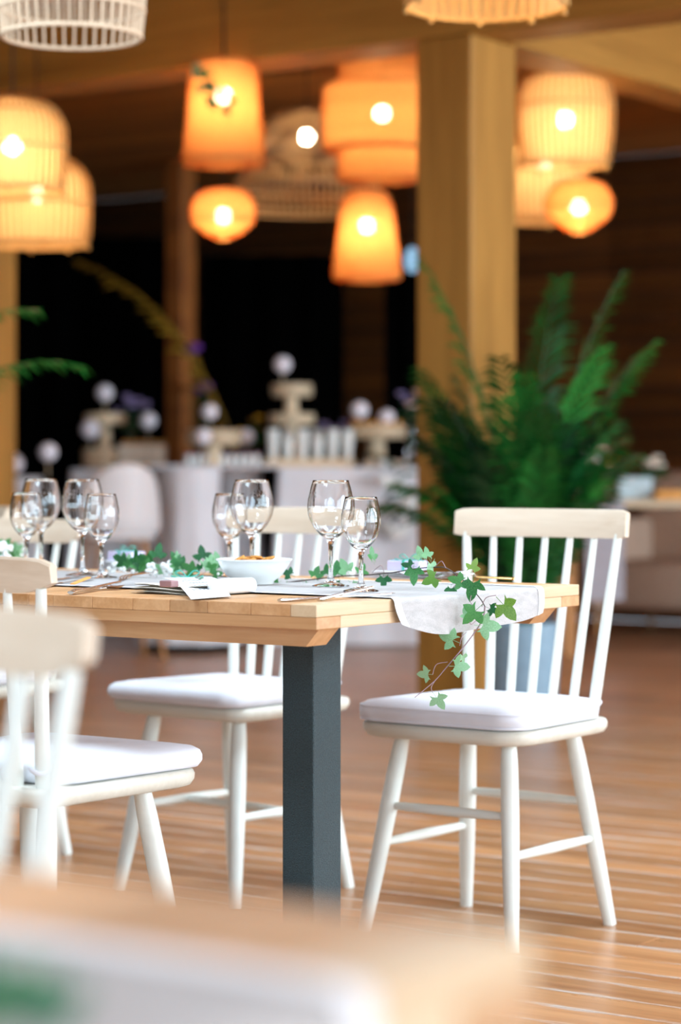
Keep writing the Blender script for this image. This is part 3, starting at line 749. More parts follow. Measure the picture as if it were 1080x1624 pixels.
ivy_garland('ivy trail running past the glasses and hanging over the table end',
    [(440, 926, 4.86), (470, 922, 4.86), (505, 918, 4.84), (545, 913.5, 4.80), (580, 912, 4.78), (620, 908.5, 4.72), (660, 902, 4.66), (690, 899.5, 4.58), (708, 901, 4.54), (728, 915, 4.50), (745, 930, 4.46), (762, 950, 4.44), (769, 962, 4.435), (764, 985, 4.43), (740, 1020, 4.42), (705, 1062, 4.40), (688, 1081, 4.39), (658, 1106, 4.36)],
    [ # x, y (leaf foot), depth, size px, roll deg (0 up, 180 down), kind
     (456, 921, 4.84, 34, 190, 'g', -.4, .3), (446, 921, 4.83, 26, 235, 'g', -.5, -.3), (479, 918, 4.83, 30, 165, 'g', .3, .9), (468, 915, 4.85, 24, -60, 'g', -.5, .6), (497, 922, 4.86, 26, 20, 'g', -.2, .1),
     (517, 918, 4.87, 24, -5, 'g', -.3, -.3), (538, 921, 4.84, 32, -5, 'g', -.3, .2), (536, 915, 4.82, 22, 200, 'g', -.4, .3), (557, 915, 4.82, 32, -30, 'p', -.2, .5), (570, 916, 4.80, 26, 25, 'g', -.4, .2), (553, 920, 4.82, 26, 150, 'p', -.4, .1),
     (594, 896, 4.72, 30, 0, 'g', -.2, 1.0), (609, 907, 4.70, 28, 180, 'g', -.2, .15),
     (657, 892, 4.62, 34, 178, 'g', -.2, .2), (660, 899, 4.63, 22, -80, 'g', -.3, .2), (671, 893, 4.60, 26, -15, 'p', -.2, .3), (684, 884, 4.57, 30, 165, 'p', -.1, .9), (682, 890, 4.57, 24, -10, 'p', -.3, .6),
     (701, 911, 4.52, 34, 245, 'y', -.1, .3), (716, 926, 4.50, 22, 185, 'g', -.2, .1), (742, 925, 4.44, 30, 285, 'g', -.2, .3), (752, 910, 4.43, 42, 190, 'g', -.25, -.2), (745, 911, 4.44, 26, 20, 'y', -.3, -.3),
     (766, 958, 4.405, 44, 225, 'g', -.15, .15), (770, 962, 4.42, 24, 115, 'g', -.4, -.2), (787, 946, 4.40, 46, 140, 'y', -.15, -.4), (744, 984, 4.41, 22, -20, 'p', -.3, .3), (752, 991, 4.41, 46, 95, 'p', -.5, -.1),
     (731, 1021, 4.40, 38, -65, 'p', -.2, .3), (735, 1032, 4.40, 24, 165, 'p', -.2, .8), (712, 1056, 4.38, 38, 95, 'p', -.5, .1), (686, 1070, 4.38, 30, 265, 'p', -.9, .2), (686, 1097, 4.36, 34, 150, 'p', -.3, -.3)],
    [[(590, 908, 4.75), (604, 897, 4.71), (609, 907, 4.70)], [(632, 908, 4.71), (648, 912, 4.68), (655, 899, 4.62)], [(690, 899, 4.57), (700, 890, 4.55), (707, 901, 4.54)], [(722, 912, 4.51), (724, 924, 4.50), (718, 932, 4.50)],
     [(764, 962, 4.43), (771, 948, 4.41), (787, 944, 4.40)], [(748, 941, 4.45), (746, 954, 4.42), (752, 962, 4.41)], [(740, 1002, 4.42), (732, 1012, 4.40), (729, 1024, 4.40)], [(710, 1050, 4.40), (692, 1054, 4.39), (686, 1070, 4.38)], [(691, 1078, 4.39), (684, 1090, 4.37), (686, 1098, 4.36)], [(757, 982, 4.43), (748, 990, 4.41), (744, 986, 4.41)]],
    mats=12)
gl = []
rg = random.Random(5)
for k in range(26):
    x = 178+rg.random()*180
    y = 905-abs(rg.gauss(0, 7))+ (x-178)*0.055
    gl.append((x, y, 5.14-(x-178)*0.0009+rg.uniform(-.04, .04), rg.uniform(18, 30), rg.uniform(-80, 80), rg.choice('gggp'), rg.uniform(-.6, .1), rg.uniform(-.8, .8)))
gl += [(248, 893, 5.08, 30, 10, 'g', -.2, .1), (323, 896, 5.05, 32, -8, 'g', -.2, .1), (285, 897, 5.05, 26, -30, 'g', -.2, .7), (283, 889, 5.05, 16, -10, 'p', -.1, .9), (352, 907, 5.02, 34, -15, 'p', -.2, .8)]
lg = ivy_garland('ivy and white blossom garland between the napkin and the left glasses', [(170, 902, 5.16), (210, 906, 5.12), (250, 908, 5.1), (290, 911, 5.06), (330, 913, 5.02), (362, 915, 5.0)], gl,
    [[(323, 897, 5.05), (326, 906, 5.05), (320, 911, 5.04)], [(248, 893, 5.08), (244, 902, 5.08), (240, 907, 5.09)], [(352, 907, 5.02), (350, 912, 5.02), (346, 914, 5.02)]])
def blossoms(root, spots):
    for (x, y, D, s) in spots:
        p = at(x, y, D)-root.location
        mb = MB()
        for q in range(5):
            d = Vector((rg.uniform(-1, 1), rg.uniform(-1, 1), rg.uniform(-1, 1)))*s*0.5*D/F
            mb.ball(p+d, s*0.42*D/F, 6)
        mb.build('blossom', M['blossom'], root, 60)
blossoms(lg, [(184, 898, 5.12, 10), (193, 903, 5.1, 8), (176, 904, 5.12, 9), (240, 900, 5.06, 11), (264, 899, 5.05, 13), (236, 907, 5.06, 7), (248, 910, 5.05, 6), (348, 912, 4.99, 7), (262, 907, 5.05, 8), (212, 905, 5.08, 6)])
gl = [(rg.uniform(-20, 26), rg.uniform(868, 895), 5.6+rg.uniform(-.05, .05), rg.uniform(16, 28), rg.uniform(-90, 90), rg.choice('gp'), rg.uniform(-.5, .2), rg.uniform(-.8, .8)) for k in range(22)]
lg2 = ivy_garland('bushy ivy with white blossom at the far left of the set table', [(-40, 893, 5.7), (-10, 890, 5.62), (10, 892, 5.6), (32, 897, 5.5)], gl)
blossoms(lg2, [(4, 868, 5.55, 12), (12, 880, 5.55, 11), (2, 888, 5.55, 10), (20, 890, 5.5, 8), (14, 868, 5.55, 8)])
gl = [(rg.uniform(-80, 60), rg.uniform(1560, 1660), 0.98+rg.uniform(-.03, .03), rg.uniform(70, 130), rg.uniform(-90, 90), rg.choice('gp'), rg.uniform(-.9, 0), rg.uniform(-.6, .6)) for k in range(12)]
ivy_garland('out-of-focus ivy sprig on the runner in the bottom left corner', [(-140, 1590, 1.03), (-60, 1590, 1.03), (0, 1615, 1.0), (60, 1640, 0.97)], gl)

# ------------------------------------------------------------------ hanging lamps
def lamp(name, label, px, D, prof_px, ribs, rings, style, bulb_y=None, power=9, feet=0, top_open=False, bulb_r=0.034):
    """prof_px: list of (half width px, y px) from top to bottom"""
    k = D/F
    base = at(px, prof_px[-1][1], D)
    t = thing(name, label, 'lamp', base, 0, 'hanging wicker lamps')
    prof = [(hw*k, (prof_px[-1][1]-y)*k) for hw, y in prof_px]
    sp = smoothpath([Vector((r, 0, z)) for r, z in prof], 4); sp = [(max(0.004, v.x), v.z) for v in sp]
    mat = {'cage': M['bamboo'], 'woven': M['rattan'], 'dark': M['cane'], 'white': M['canedaylit']}[style]
    mb = MB(); rr = {'dark': 0.006, 'white': 0.004}.get(style, 0.0062) if style != 'woven' else 0.0022
    for i in range(ribs):
        a = 2*PI*i/ribs; mb.tube([(r*math.cos(a), r*math.sin(a), z) for r, z in sp], rr, 4, False)
    o = mb.build('ribs', mat, t, 60); o['kind'] = 'stuff'
    ring_pts = [sp[int(round(q*(len(sp)-1)))] for q in rings]
    for (r, z) in ring_pts:
        if r > 0.02:
            MB().tube([(r*math.cos(2*PI*j/36), r*math.sin(2*PI*j/36), z) for j in range(37)], 0.006 if style != 'woven' else 0.0045, 6, False).build('ring', mat, t, 60)
    if style in ('cage', 'woven'):
        li = [(max(0.003, r-0.006), z) for r, z in sp]
        MB().lathe(li, 40).build('liner', M['liner'] if style == 'cage' else M['linerorange'], t, 60)
    if style == 'woven':
        mb = MB()
        nz = 26
        for j in range(nz):
            q = j/(nz-1); idx = q*(len(sp)-1); i0 = min(int(idx), len(sp)-2); f = idx-i0
            r = sp[i0][0]*(1-f)+sp[i0+1][0]*f+0.001; z = sp[i0][1]*(1-f)+sp[i0+1][1]*f
            mb.tube([((r+0.0022*(-1)**(m+j))*math.cos(2*PI*m/64), (r+0.0022*(-1)**(m+j))*math.sin(2*PI*m/64), z) for m in range(65)], 0.0022, 4, False)
        o = mb.build('weave', M['rattan'], t, 60); o['kind'] = 'stuff'
    for f_ in range(feet):
        a = 2*PI*(f_+0.3)/feet; r, z = sp[-1]
        MB().tube([(r*math.cos(a), r*math.sin(a), 0), (r*math.cos(a), r*math.sin(a), -0.018)], [0.007, 0.008], 8).build('foot', mat, t, 60)
    ztop = sp[0][1]
    MB().tube([(0, 0, ztop-0.01), (0, 0, CEIL-base.z)], 0.004, 6).build('cord', M['cord'], t)
    if bulb_y:
        zb = (prof_px[-1][1]-bulb_y)*k
        MB().tube([(0, 0, ztop), (0, 0, zb+bulb_r)], 0.004, 6).build('inner_cord', M['cord'], t)
        MB().ball((0, 0, zb), bulb_r, 12).build('bulb', M['bulb'], t, 60)
        l = bpy.data.lights.new('lamp_light', 'POINT'); l.energy = power*(0.55 if style != 'woven' else 0.40); l.color = (1.0, 0.8, 0.5); l.shadow_soft_size = 0.03
        lo = bpy.data.objects.new('lamp_light', l); C.objects.link(lo); lo.parent = t; lo.location = (0, 0, zb-bulb_r-0.035)
    return t
DOME = [(6, 0), (30, 0.02), (62, 0.10), (80, 0.26), (84, 0.42), (84, 0.72), (80, 1.0)]
def dome(hw, y0, y1): return [(a/84*hw, y0+b*(y1-y0)) for a, b in DOME]
lamp('cage_lamp', 'unlit daylit cage lamp cut off by the top left corner', 114, 6.5, dome(116, -150, 58), 42, [0.62, 0.86, 1.0], 'white')
lamp('cage_lamp', 'lamp rim with little feet at the top edge above the front post', 772, 7.2, dome(135, -220, 9), 42, [0.6, 1.0], 'cage', -80, 7, 9)
lamp('cage_lamp', 'glowing ribbed cage lamp at the left edge, upper of the pair', 20, 9.6, dome(85, 154, 302), 42, [0.4, 0.75, 1.0], 'cage', 232, 9, 7)
lamp('cage_lamp', 'glowing ribbed cage lamp at the left, lower of the pair', 58, 10.6, dome(86, 244, 388), 42, [0.4, 0.75, 1.0], 'cage', 307, 9, 8)
lamp('woven_lamp', 'tall orange woven lamp left of centre, under the beam', 355, 10.2, [(40, 98), (52, 106), (56, 130), (60, 190), (65, 240), (66, 254), (62, 262), (30, 264)], 72, [0.12, 0.75, 0.98], 'woven', 152, 9)
lamp('woven_lamp', 'small flattened orange lamp hanging below the tall woven lamp', 354, 11.2, [(18, 299), (36, 305), (49, 322), (51, 340), (47, 355), (30, 370), (18, 376), (12, 379)], 48, [0.5, 0.97], 'woven', 343, 7)
lamp('cage_lamp', 'large dark open cage lamp between the tall woven lamp and the stepped lamp', 486, 12.4, [(5, 172), (40, 178), (72, 200), (85, 235), (90, 262), (112, 290), (114, 318), (108, 334)], 64, [0.35, 0.5, 0.62, 0.75, 0.88, 1.0], 'dark', 217, 6)
lamp('woven_lamp', 'stepped three-tier woven lamp partly hidden by the front post', 606, 10.6, [(20, 84), (64, 88), (70, 98), (70, 132), (90, 137), (95, 148), (95, 228), (90, 238), (71, 243), (71, 276), (66, 286), (30, 289)], 80, [0.27, 0.36, 0.64, 0.73, 0.95], 'woven', 180, 10)
lamp('woven_lamp', 'bell-shaped orange woven lamp hanging beside the front post', 582, 11.8, [(12, 302), (30, 306), (40, 325), (46, 360), (52, 410), (54, 432), (51, 443), (25, 446)], 60, [0.2, 0.85, 0.98], 'woven', 358, 8)
lamp('cage_lamp', 'large ribbed cage lamp right of the front post', 896, 10.7, [(8, 105), (40, 109), (68, 128), (77, 155), (78, 185), (76, 220), (70, 262)], 42, [0.3, 0.6, 1.0], 'cage', 190, 9, 7)
lamp('cage_lamp', 'cage lamp hanging behind the large one right of the post', 862, 12.0, [(8, 208), (40, 212), (62, 226), (70, 250), (71, 290), (68, 350)], 42, [0.4, 0.7, 1.0], 'cage', 258, 8, 6)
lamp('woven_lamp', 'small flattened glowing lamp right of the post, lowest of its cluster', 918, 11.4, [(20, 286), (40, 293), (52, 312), (54, 326), (47, 345), (30, 358), (20, 366), (14, 369)], 48, [0.45, 0.97], 'woven', 329, 7)
bl = thing('pendant_globe', 'small pale blue glass pendant between the bell lamp and the post', 'lamp', at(654, 432, 13.5))
MB().lathe([(0.01, 0), (0.03, 0.01), (0.045, 0.05), (0.042, 0.10), (0.02, 0.135), (0.008, 0.14)], 16).build('globe', M['blueglow'], bl, 60)
MB().tube([(0, 0, 0.135), (0, 0, CEIL-bl.location.z)], 0.004, 6).build('cord', M['cord'], bl)

# ------------------------------------------------------------------ palms
def frond(parent, base, az, elev, length, mat, seed, droop=0.9, n=26, wid=0.017, ll=0.24):
    r_ = random.Random(seed); mb = MB()
    d = Vector((math.cos(az), math.sin(az), 0)); side = Vector((-math.sin(az), math.cos(az), 0)); pts = []; p = Vector(base); e = elev; m = 14
    for i in range(m+1):
        pts.append(p.copy()); p = p+(d*math.cos(e)+Vector((0, 0, 1))*math.sin(e))*length/m; e -= droop*(1.5*i/m)*1.35/m
    mb.tube(pts, [0.006*(1-0.75*i/m) for i in range(m+1)], 5)
    for k in range(n):
        q = 0.22+0.78*k/n; f = q*m; i0 = min(int(f), m-1); c = pts[i0].lerp(pts[i0+1], f-i0); t = (pts[i0+1]-pts[i0]).normalized()
        up = side.cross(t)
        L = ll*math.sin(PI*(0.15+0.8*(q-0.2)/0.8))**0.6*r_.uniform(0.85, 1.1)
        for s in (-1, 1):
            dirv = (t*0.75+side*s*0.75+up*r_.uniform(-0.05, 0.25)).normalized(); w_ = t.cross(dirv).cross(dirv).normalized()*wid*0.5
            a0, a1, a2 = c, c+dirv*L*0.55, c+dirv*L+Vector((0, 0, -L*0.28))
            mb.add([a0-w_*0.4, a0+w_*0.4, a1+w_, a1-w_, a2], [(0, 1, 2, 3), (3, 2, 4)])
    return mb.build('frond', mat, parent)
def palm(label, loc, nf, H, mats, seed, pot_r=0.125, pot_h=0.47, pots=True, upright=False):
    t = thing('potted_palm', label, 'plant', loc)
    if pots:
        MB().lathe([(1e-4, 0), (pot_r*0.78, 0), (pot_r*0.8, 0.01), (pot_r, pot_h-0.02), (pot_r*1.04, pot_h-0.02), (pot_r*1.04, pot_h), (pot_r*0.92, pot_h), (pot_r*0.9, pot_h-0.05), (1e-4, pot_h-0.05)], 28).build('pot', M['pot'], t, 40)
        MB().lathe([(1e-4, pot_h-0.045), (pot_r*0.9, pot_h-0.05)], 20).build('soil', M['soil'], t)
    r_ = random.Random(seed)
    for k in range(nf):
        az = 2*PI*k*0.382+r_.uniform(-.3, .3); hh = r_.uniform(0.55, 1.0)
        el = r_.uniform(1.2, 1.52) if upright else r_.uniform(0.85, 1.5)
        frond(t, (0.03*math.cos(az), 0.03*math.sin(az), pot_h-0.05), az, el, H*hh, r_.choice(mats), seed*100+k, r_.uniform(0.4, 1.1) if upright else r_.uniform(0.7, 1.5), 24, 0.024, 0.2)
    return t
pl = at(832, HY, 9.15); pl.z = 0
tp = palm('potted palm with arching fronds in a blue-grey pot right of the front post', pl, 34, 1.2, [M['palm'], M['palmdark'], M['palmdark']], 4, 0.143, 0.41, upright=True)
for k, (az, el, L, dr) in enumerate(((2.9, 1.42, 1.46, 0.5), (0.25, 1.40, 1.40, 0.45), (0.15, 1.28, 1.2, 0.6), (0.9, 1.5, 1.35, 0.4), (3.3, 0.95, 0.72, 1.0), (3.0, 1.1, 0.75, 1.1))):
    frond(tp, (0, 0, 0.42), az, el, L, M['palm'], 900+k, dr, 28, 0.024, 0.2)
lp = at(-290, HY, 8.6); lp.z = 0
tl = palm('palm at the left edge with two drooping fronds reaching into view', lp, 5, 0.7, [M['palmdark']], 9)
for k, (az, el, L, dr) in enumerate(((0.05, 1.42, 1.55, 1.75), (-0.1, 1.22, 1.5, 1.75))):
    frond(tl, (0, 0, 0.42), az, el, L, M['palm'], 950+k, dr, 28, 0.02, 0.2)

# ------------------------------------------------------------------ dark backdrop
def dark_sheet(label, px0, px1, D, z1):  # folded black sheet added to fill the dark back of the room
    a, b = at(px0, HY, D), at(px1, HY, D)
    mb = MB(); L = b.x-a.x
    n = max(8, int(L/0.04)); vs = []
    for i in range(n+1):
        x = a.x+L*i/n; y = D+0.035*math.sin(i*0.9)
        vs += [(x, y, 0.01), (x, y, z1)]
    mb.add(vs, [(2*i, 2*i+2, 2*i+3, 2*i+1) for i in range(n)])
    o = mb.build('dark_sheet', M['black'], None, 60); sm = o.modifiers.new('thick', 'SOLIDIFY'); sm.thickness = 0.006
    return tag(o, label, 'dark_sheet', 'black sheets')
dark_sheet('black sheet added to fill the dark back left behind the cake stands', -20, 265, 16.7, 2.6)
dark_sheet('black sheet added behind the cocktail tables left of the front post', 318, 545, 16.4, 2.45)
dark_sheet('narrow black sheet added just left of the front post', 610, 672, 15.2, 2.35)
def foliage(label, px, py_base, D, n, H, mats, seed, cat='plant', nm='leafy_plant', pot=True):
    p = at(px, HY, D); p.z = 0 if py_base is None else at(px, py_base, D).z
    t = thing(nm, label, cat, p)
    r_ = random.Random(seed)
    for k in range(n):
        frond(t, (0, 0, 0.02), r_.uniform(0, 2*PI), r_.uniform(0.9, 1.5), H*r_.uniform(0.6, 1), r_.choice(mats), seed*50+k, r_.uniform(0.5, 1.4), 16, 0.03, 0.2)
    if pot: MB().lathe([(1e-4, 0), (0.13, 0), (0.17, 0.35), (0.16, 0.35), (0.15, 0.3), (1e-4, 0.3)], 20).build('pot', M['black'], t, 40)
    return t
dt = thing('dry_palm_frond', 'dry golden palm frond arching through the dark left of centre', 'plant', Vector((at(430, HY, 14.6).x, 14.6, 0)))
frond(dt, (0, 0, 0), PI*0.97, 1.42, 2.7, M['palmdry'], 77, 1.25, 40, 0.04, 0.30)
MB().lathe([(1e-4, 0), (0.14, 0), (0.17, 0.4), (0.16, 0.4), (1e-4, 0.35)], 20).build('pot', M['black'], dt, 40)
def flowers(name, label, px, py, D, r, mats, n, seed, vase=True, vh=0.2, leaves=True):
    base = at(px, py, D); t = thing(name, label, 'flowers', base); r_ = random.Random(seed)
    if vase:
        MB().lathe([(1e-4, 0), (0.035, 0), (0.036, 0.01), (0.03, vh*0.5), (0.042, vh), (0.039, vh), (0.027, vh*0.5), (1e-4, 0.012)], 20).build('vase', M['glass'], t, 60)
    for k in range(n):
        a = r_.uniform(0, 2*PI); q = r*math.sqrt(r_.random()); z = vh+r*0.5+r_.uniform(0, r)
        hd = Vector((q*math.cos(a), q*math.sin(a), z))
        MB().tube([(0, 0, vh*0.2 if vase else 0), (hd.x*0.4, hd.y*0.4, z*0.6), hd], 0.0025, 5).build('flower_stem', M['palmdark'], t)
        mb = MB()
        for j in range(6):
            b = 2*PI*j/6; mb.ball(hd+Vector((0.016*math.cos(b), 0.016*math.sin(b), 0.003*(j % 2))), 0.012, 6)
        mb.ball(hd, 0.012, 6).build('flower_head', r_.choice(mats), t, 60)
    if leaves:
        for k in range(7): frond(t, (0, 0, vh*0.7), r_.uniform(0, 2*PI), r_.uniform(0.5, 1.3), r*1.5, M['palm'], seed*30+k, 0.8, 8, 0.02, 0.07)
    return t

# ------------------------------------------------------------------ dessert tables, D about 13.5
DD = 13.5; kk = DD/F
def zz(py, D=DD): return at(0, py, D).z
def cloth_table(label, px0, px1, py, D, depth, flare=0.06, nm='cloth_table'):
    a, b = at(px0, py, D), at(px1, py, D); H = a.z; w_ = (b.x-a.x)/2
    t = thing(nm, label, 'table', ((a.x+b.x)/2, D+depth/2, 0))
    MB().box(-w_, w_, -depth/2, depth/2, H-0.03, H-0.004, 0.005).build('table_top', M['leg'], t)
    for sx in (-1, 1):
        for sy in (-1, 1): MB().box(sx*(w_-0.08)-0.02, sx*(w_-0.08)+0.02, sy*(depth/2-0.08)-0.02, sy*(depth/2-0.08)+0.02, 0, H-0.03).build('leg', M['leg'], t)
    c = thing('tablecloth', label.replace('table under', 'cloth over').replace('table', 'cloth', 0), 'tablecloth', t.location)
    c['label'] = 'white cloth draped on the ' + label
    pts = roundrect(2*w_+0.012, 2*w_+0.012, depth+0.012, 0.03, 6)
    # perimeter resampled for folds
    per = []
    for i in range(len(pts)):
        p, q = Vector(pts[i]), Vector(pts[(i+1) % len(pts)]); m = max(1, int((q-p).length/0.03))
        for j in range(m): per.append(p.lerp(q, j/m))
    n_ = len(per); lv = [0, 0.01, 0.3, 0.7, 1.0]; vs = []
    for v in lv:
        for i, p in enumerate(per):
            l = p.length; f = 1+(flare*v+0.018*v*math.sin(i*0.75))/l if v > 0.01 else 1
            vs.append((p.x*f, p.y*f, (H+0.001) if v == 0 else (H+0.001)*(1-v)+0.012*v))
    fs = [(r*n_+i, r*n_+(i+1) % n_, (r+1)*n_+(i+1) % n_, (r+1)*n_+i) for r in range(len(lv)-1) for i in range(n_)]
    fs.append(tuple(range(n_)))
    MB().add(vs, fs).build('cloth', M['white'], c, 50)
    return H
HT = cloth_table('dessert table with the tiered stand and white cups', 442, 668, 741, 13.5, 0.7)
cloth_table('serving table at the far left behind the wine glasses', 112, 236, 744, 14.4, 0.6)
cloth_table('narrow serving table cut off by the left edge', -60, 44, 757, 13.2, 0.6)
def cocktail(label, px, D, r0, r1, py):
    p = at(px, py, D); H = p.z
    t = thing('cocktail_table', label, 'table', (p.x, D, 0), 0, 'tall cocktail tables')
    MB().lathe([(1e-4, H-0.03), (r0, H-0.03), (r0, H-0.003), (1e-4, H-0.003)], 28).build('table_top', M['leg'], t, 40)
    MB().tube([(0, 0, 0.02), (0, 0, H-0.03)], 0.03, 12).build('pole', M['cord'], t, 40)
    MB().lathe([(1e-4, 0), (r1*0.8, 0), (r1*0.8, 0.02), (1e-4, 0.025)], 24).build('base', M['cord'], t, 40)
    prof = [(1e-4, H), (r0+0.004, H), (r0+0.004, H-0.03), (r0*0.96, H-0.2), (r0*1.15, H*0.4), (r1, 0.05)]
    n_ = 60; vs = []
    for i, (r, z) in enumerate(prof):
        for k in range(n_):
            a = 2*PI*k/n_; rr = r*(1+(0.05*max(0, i-2)/3)*math.sin(9*a)); vs.append((rr*math.cos(a), rr*math.sin(a), z))
    fs = [(i*n_+k, i*n_+(k+1) % n_, (i+1)*n_+(k+1) % n_, (i+1)*n_+k) for i in range(len(prof)-1) for k in range(n_)]
    MB().add(vs, fs).build('stretch_cover', M['white'], t, 50)
    return H
cocktail('cocktail table in a white flared cover left of the middle', 300, 13.2, 0.17, 0.30, 743)
cocktail('cocktail table in a white flared cover left of the dessert table', 378, 13.9, 0.13, 0.16, 743)
sb_ = tag(MB().box(-0.36, 0.36, -0.14, 0.14, 0, 0.02, 0.006).build('serving_board', M['white'], None, loc=(at(342, 743, 13.5).x, 13.5, zz(743, 13.35)+0.001)), 'white serving board bridging the two cocktail tables', 'serving board')

def slab_stand(label, px, D, tiers, base_py):
    """tiers: (half width px, y top, y bottom)"""
    p = at(px, base_py, D); t = thing('cake_stand', label, 'cake stand', p, 0, 'log slab cake stands'); k = D/F
    zprev = 0.0
    for hw, y0, y1 in sorted(tiers, key=lambda q: -q[2]):
        zb, zt = (base_py-y1)*k, (base_py-y0)*k; r = hw*k
        if zb > zprev+0.004:
            MB().tube([(0, 0, zprev), (0, 0, zb+0.002)], [r*0.35, r*0.28], 16).build('column', M['slab'], t, 50)
        MB().lathe([(1e-4, zb), (r*0.96, zb), (r, zb+0.3*(zt-zb)), (r, zt-0.2*(zt-zb)), (r*0.97, zt), (1e-4, zt)], 28, wob=0.02, nw=5).build('tier', M['slab'], t, 50)
        zprev = zt
    return t
slab_stand('two-tier log slab stand on the dessert table', 462, 13.95, [(33, 609, 629), (37, 656, 674), (12, 735, 741)], 741)
slab_stand('log slab stand holding pastries at the right of the dessert table', 597, 13.8, [(46, 675, 695), (20, 735, 741)], 741)
slab_stand('log slab stand on the white board at the middle left', 338, 13.45, [(44, 682, 706), (18, 731, 737)], 737)
slab_stand('log slab stand at the left serving table', 166, 14.6, [(33, 656, 672), (36, 711, 741), (18, 742, 744)], 744)
def topper(px, py, D, foot_py, r, lab):
    p = at(px, py, D); f = at(px, foot_py, D)
    t = thing('paper_topper', lab, 'topper', f, 0, 'white ball toppers on sticks')
    h = p.z-f.z
    MB().tube([(0, 0, 0), (0, 0, h)], 0.003, 6).build('stick', M['slab'], t)
    mb = MB()
    n_ = 14; prof = [(max(1e-5, r*math.sin(PI*i/n_)), h-r*math.cos(PI*i/n_)) for i in range(n_+1)]
    mb.lathe(prof, 24, wob=0.03, nw=12).build('ball', M['ball'], t, 60)
topper(448, 578, 13.95, 609, 0.050, 'white ball topper on the top tier of the central stand')
topper(570, 650, 13.8, 675, 0.050, 'white ball topper over the left of the pastry slab')
topper(613, 662, 13.8, 675, 0.046, 'white ball topper over the right of the pastry slab')
topper(332, 653, 13.45, 682, 0.046, 'white ball topper above the middle left slab')
topper(322, 692, 13.2, 743, 0.046, 'white ball topper in front of the middle left slab')
topper(390, 693, 13.9, 743, 0.046, 'white ball topper right of the middle left slab')
topper(166, 623, 14.6, 656, 0.052, 'white ball topper on the left stand upper tier')
topper(235, 667, 14.4, 744, 0.050, 'white ball topper between the purple flowers and the middle stand')
topper(143, 681, 14.45, 744, 0.058, 'white ball topper hiding the left side of the left stand')
topper(76, 717, 13.0, 757, 0.05, 'white ball topper low at the far left')
topper(20, 735, 13.1, 757, 0.06, 'white ball topper at the very left edge')
tr = tag(MB().box(-0.25, 0.25, -0.12, 0.12, 0, 0.045, 0.004).build('wooden_tray', M['slab'], None, loc=(at(492, 741, 13.6).x, 13.62, HT+0.002)), 'wooden tray under the white cups on the dessert table', 'tray')
ORD = ['first', 'second', 'third', 'fourth', 'fifth', 'sixth', 'seventh', 'eighth', 'ninth']
ROW = ['front', 'back', 'third']
cr = random.Random(8)
for i in range(6):
    for j in range(2):
        x = at(492, 741, 13.6).x-0.21+0.084*i; tall = 0.12 if (i+j) % 2 else 0.165
        o = MB().lathe([(1e-4, 0), (0.022, 0), (0.034, tall*0.95), (0.036, tall), (0.032, tall), (0.02, 0.01), (1e-4, 0.01)], 18).build('dessert_cup', M['china'], None, 50, (x, 13.57+0.09*j, HT+0.048))
        tag(o, '%s white dessert cup from the left, %s row on the wooden tray' % (ORD[i], ROW[j]), 'cup', 'white dessert cups')
for i in range(9):
    for j in range(2):
        p = at(298+13.5*i, 741, 13.4)
        t = thing('cream_cup', '%s pink cream cup from the left, %s row on the white board' % (ORD[i], ROW[j]), 'cup', (p.x, 13.42+0.06*j, zz(743, 13.35)+0.022), 0, 'pink cream cups in rows')
        MB().lathe([(1e-4, 0), (0.017, 0), (0.021, 0.05), (0.019, 0.05), (1e-4, 0.046)], 12).build('cup', M['china'], t, 50)
        MB().ball((0, 0, 0.052), 0.019, 8, 0.6).build('cream', M['pink'], t, 60)
def pastries(lab, grp, px0, px1, py, D, n, rows_, mat, z=None):
    for i in range(n):
        for j in range(rows_):
            p = at(px0+(px1-px0)*(i+0.5)/n, py, D)
            r = (px1-px0)/n*D/F*0.5
            mb = MB().lathe([(1e-4, -r*0.45), (r*0.7, -r*0.45), (r, -r*0.1), (r*0.8, r*0.4), (r*0.35, r*0.62), (1e-4, r*0.65)], 12, wob=0.05, nw=5)
            o = mb.build('pastry', mat, None, 60, (p.x, D+j*2.1*r, (z if z else p.z)+r*0.45+0.001))
            tag(o, lab % ((ORD[i], ROW[j]) if rows_ > 1 else ORD[i]), 'pastry', grp)
wt = tag(MB().box(-0.14, 0.14, -0.10, 0.10, 0, 0.13, 0.01).build('pastry_crate', M['cake'], None, loc=(at(250, 743, 13.6).x, 13.6, 0.0)), 'cream crate holding the orange pastries', 'crate')
wt.location.z = zz(740, 14.4); wt.location.y = 14.55; wt.location.x = at(226, 740, 14.55).x
pastries('%s golden pastry from the left, %s row on the cream crate', 'golden pastries on the crate', 192, 262, 712, 14.5, 6, 3, M['pastry'], zz(740, 14.4)+0.131)
pastries('%s pastry from the left on the right log slab stand', 'pastries on the right slab', 556, 638, 675, 13.78, 6, 1, M['pastry'])
pastries('%s pale bun from the left, %s row at the right end of the dessert table', 'buns at the right end', 575, 655, 741, 13.62, 4, 2, M['cake'], HT+0.001)
flowers('flower_vase', 'purple flowers in a clear vase left of centre', 207, 744, 14.7, 0.10, [M['mauve'], M['purple'], M['mauve']], 12, 31, True, 0.30)
flowers('flower_vase', 'green leafy arrangement beside the central stand', 402, 741, 14.1, 0.09, [M['palmdry'], M['yellow']], 4, 32, True, 0.16)
flowers('flower_vase', 'grey-green sprigs behind the white cups', 528, 741, 14.05, 0.07, [M['mauve']], 5, 33, True, 0.16)
flowers('flower_vase', 'mauve flowers just left of the front post', 652, 742, 13.9, 0.08, [M['mauve'], M['rosy']], 8, 34, True, 0.32)
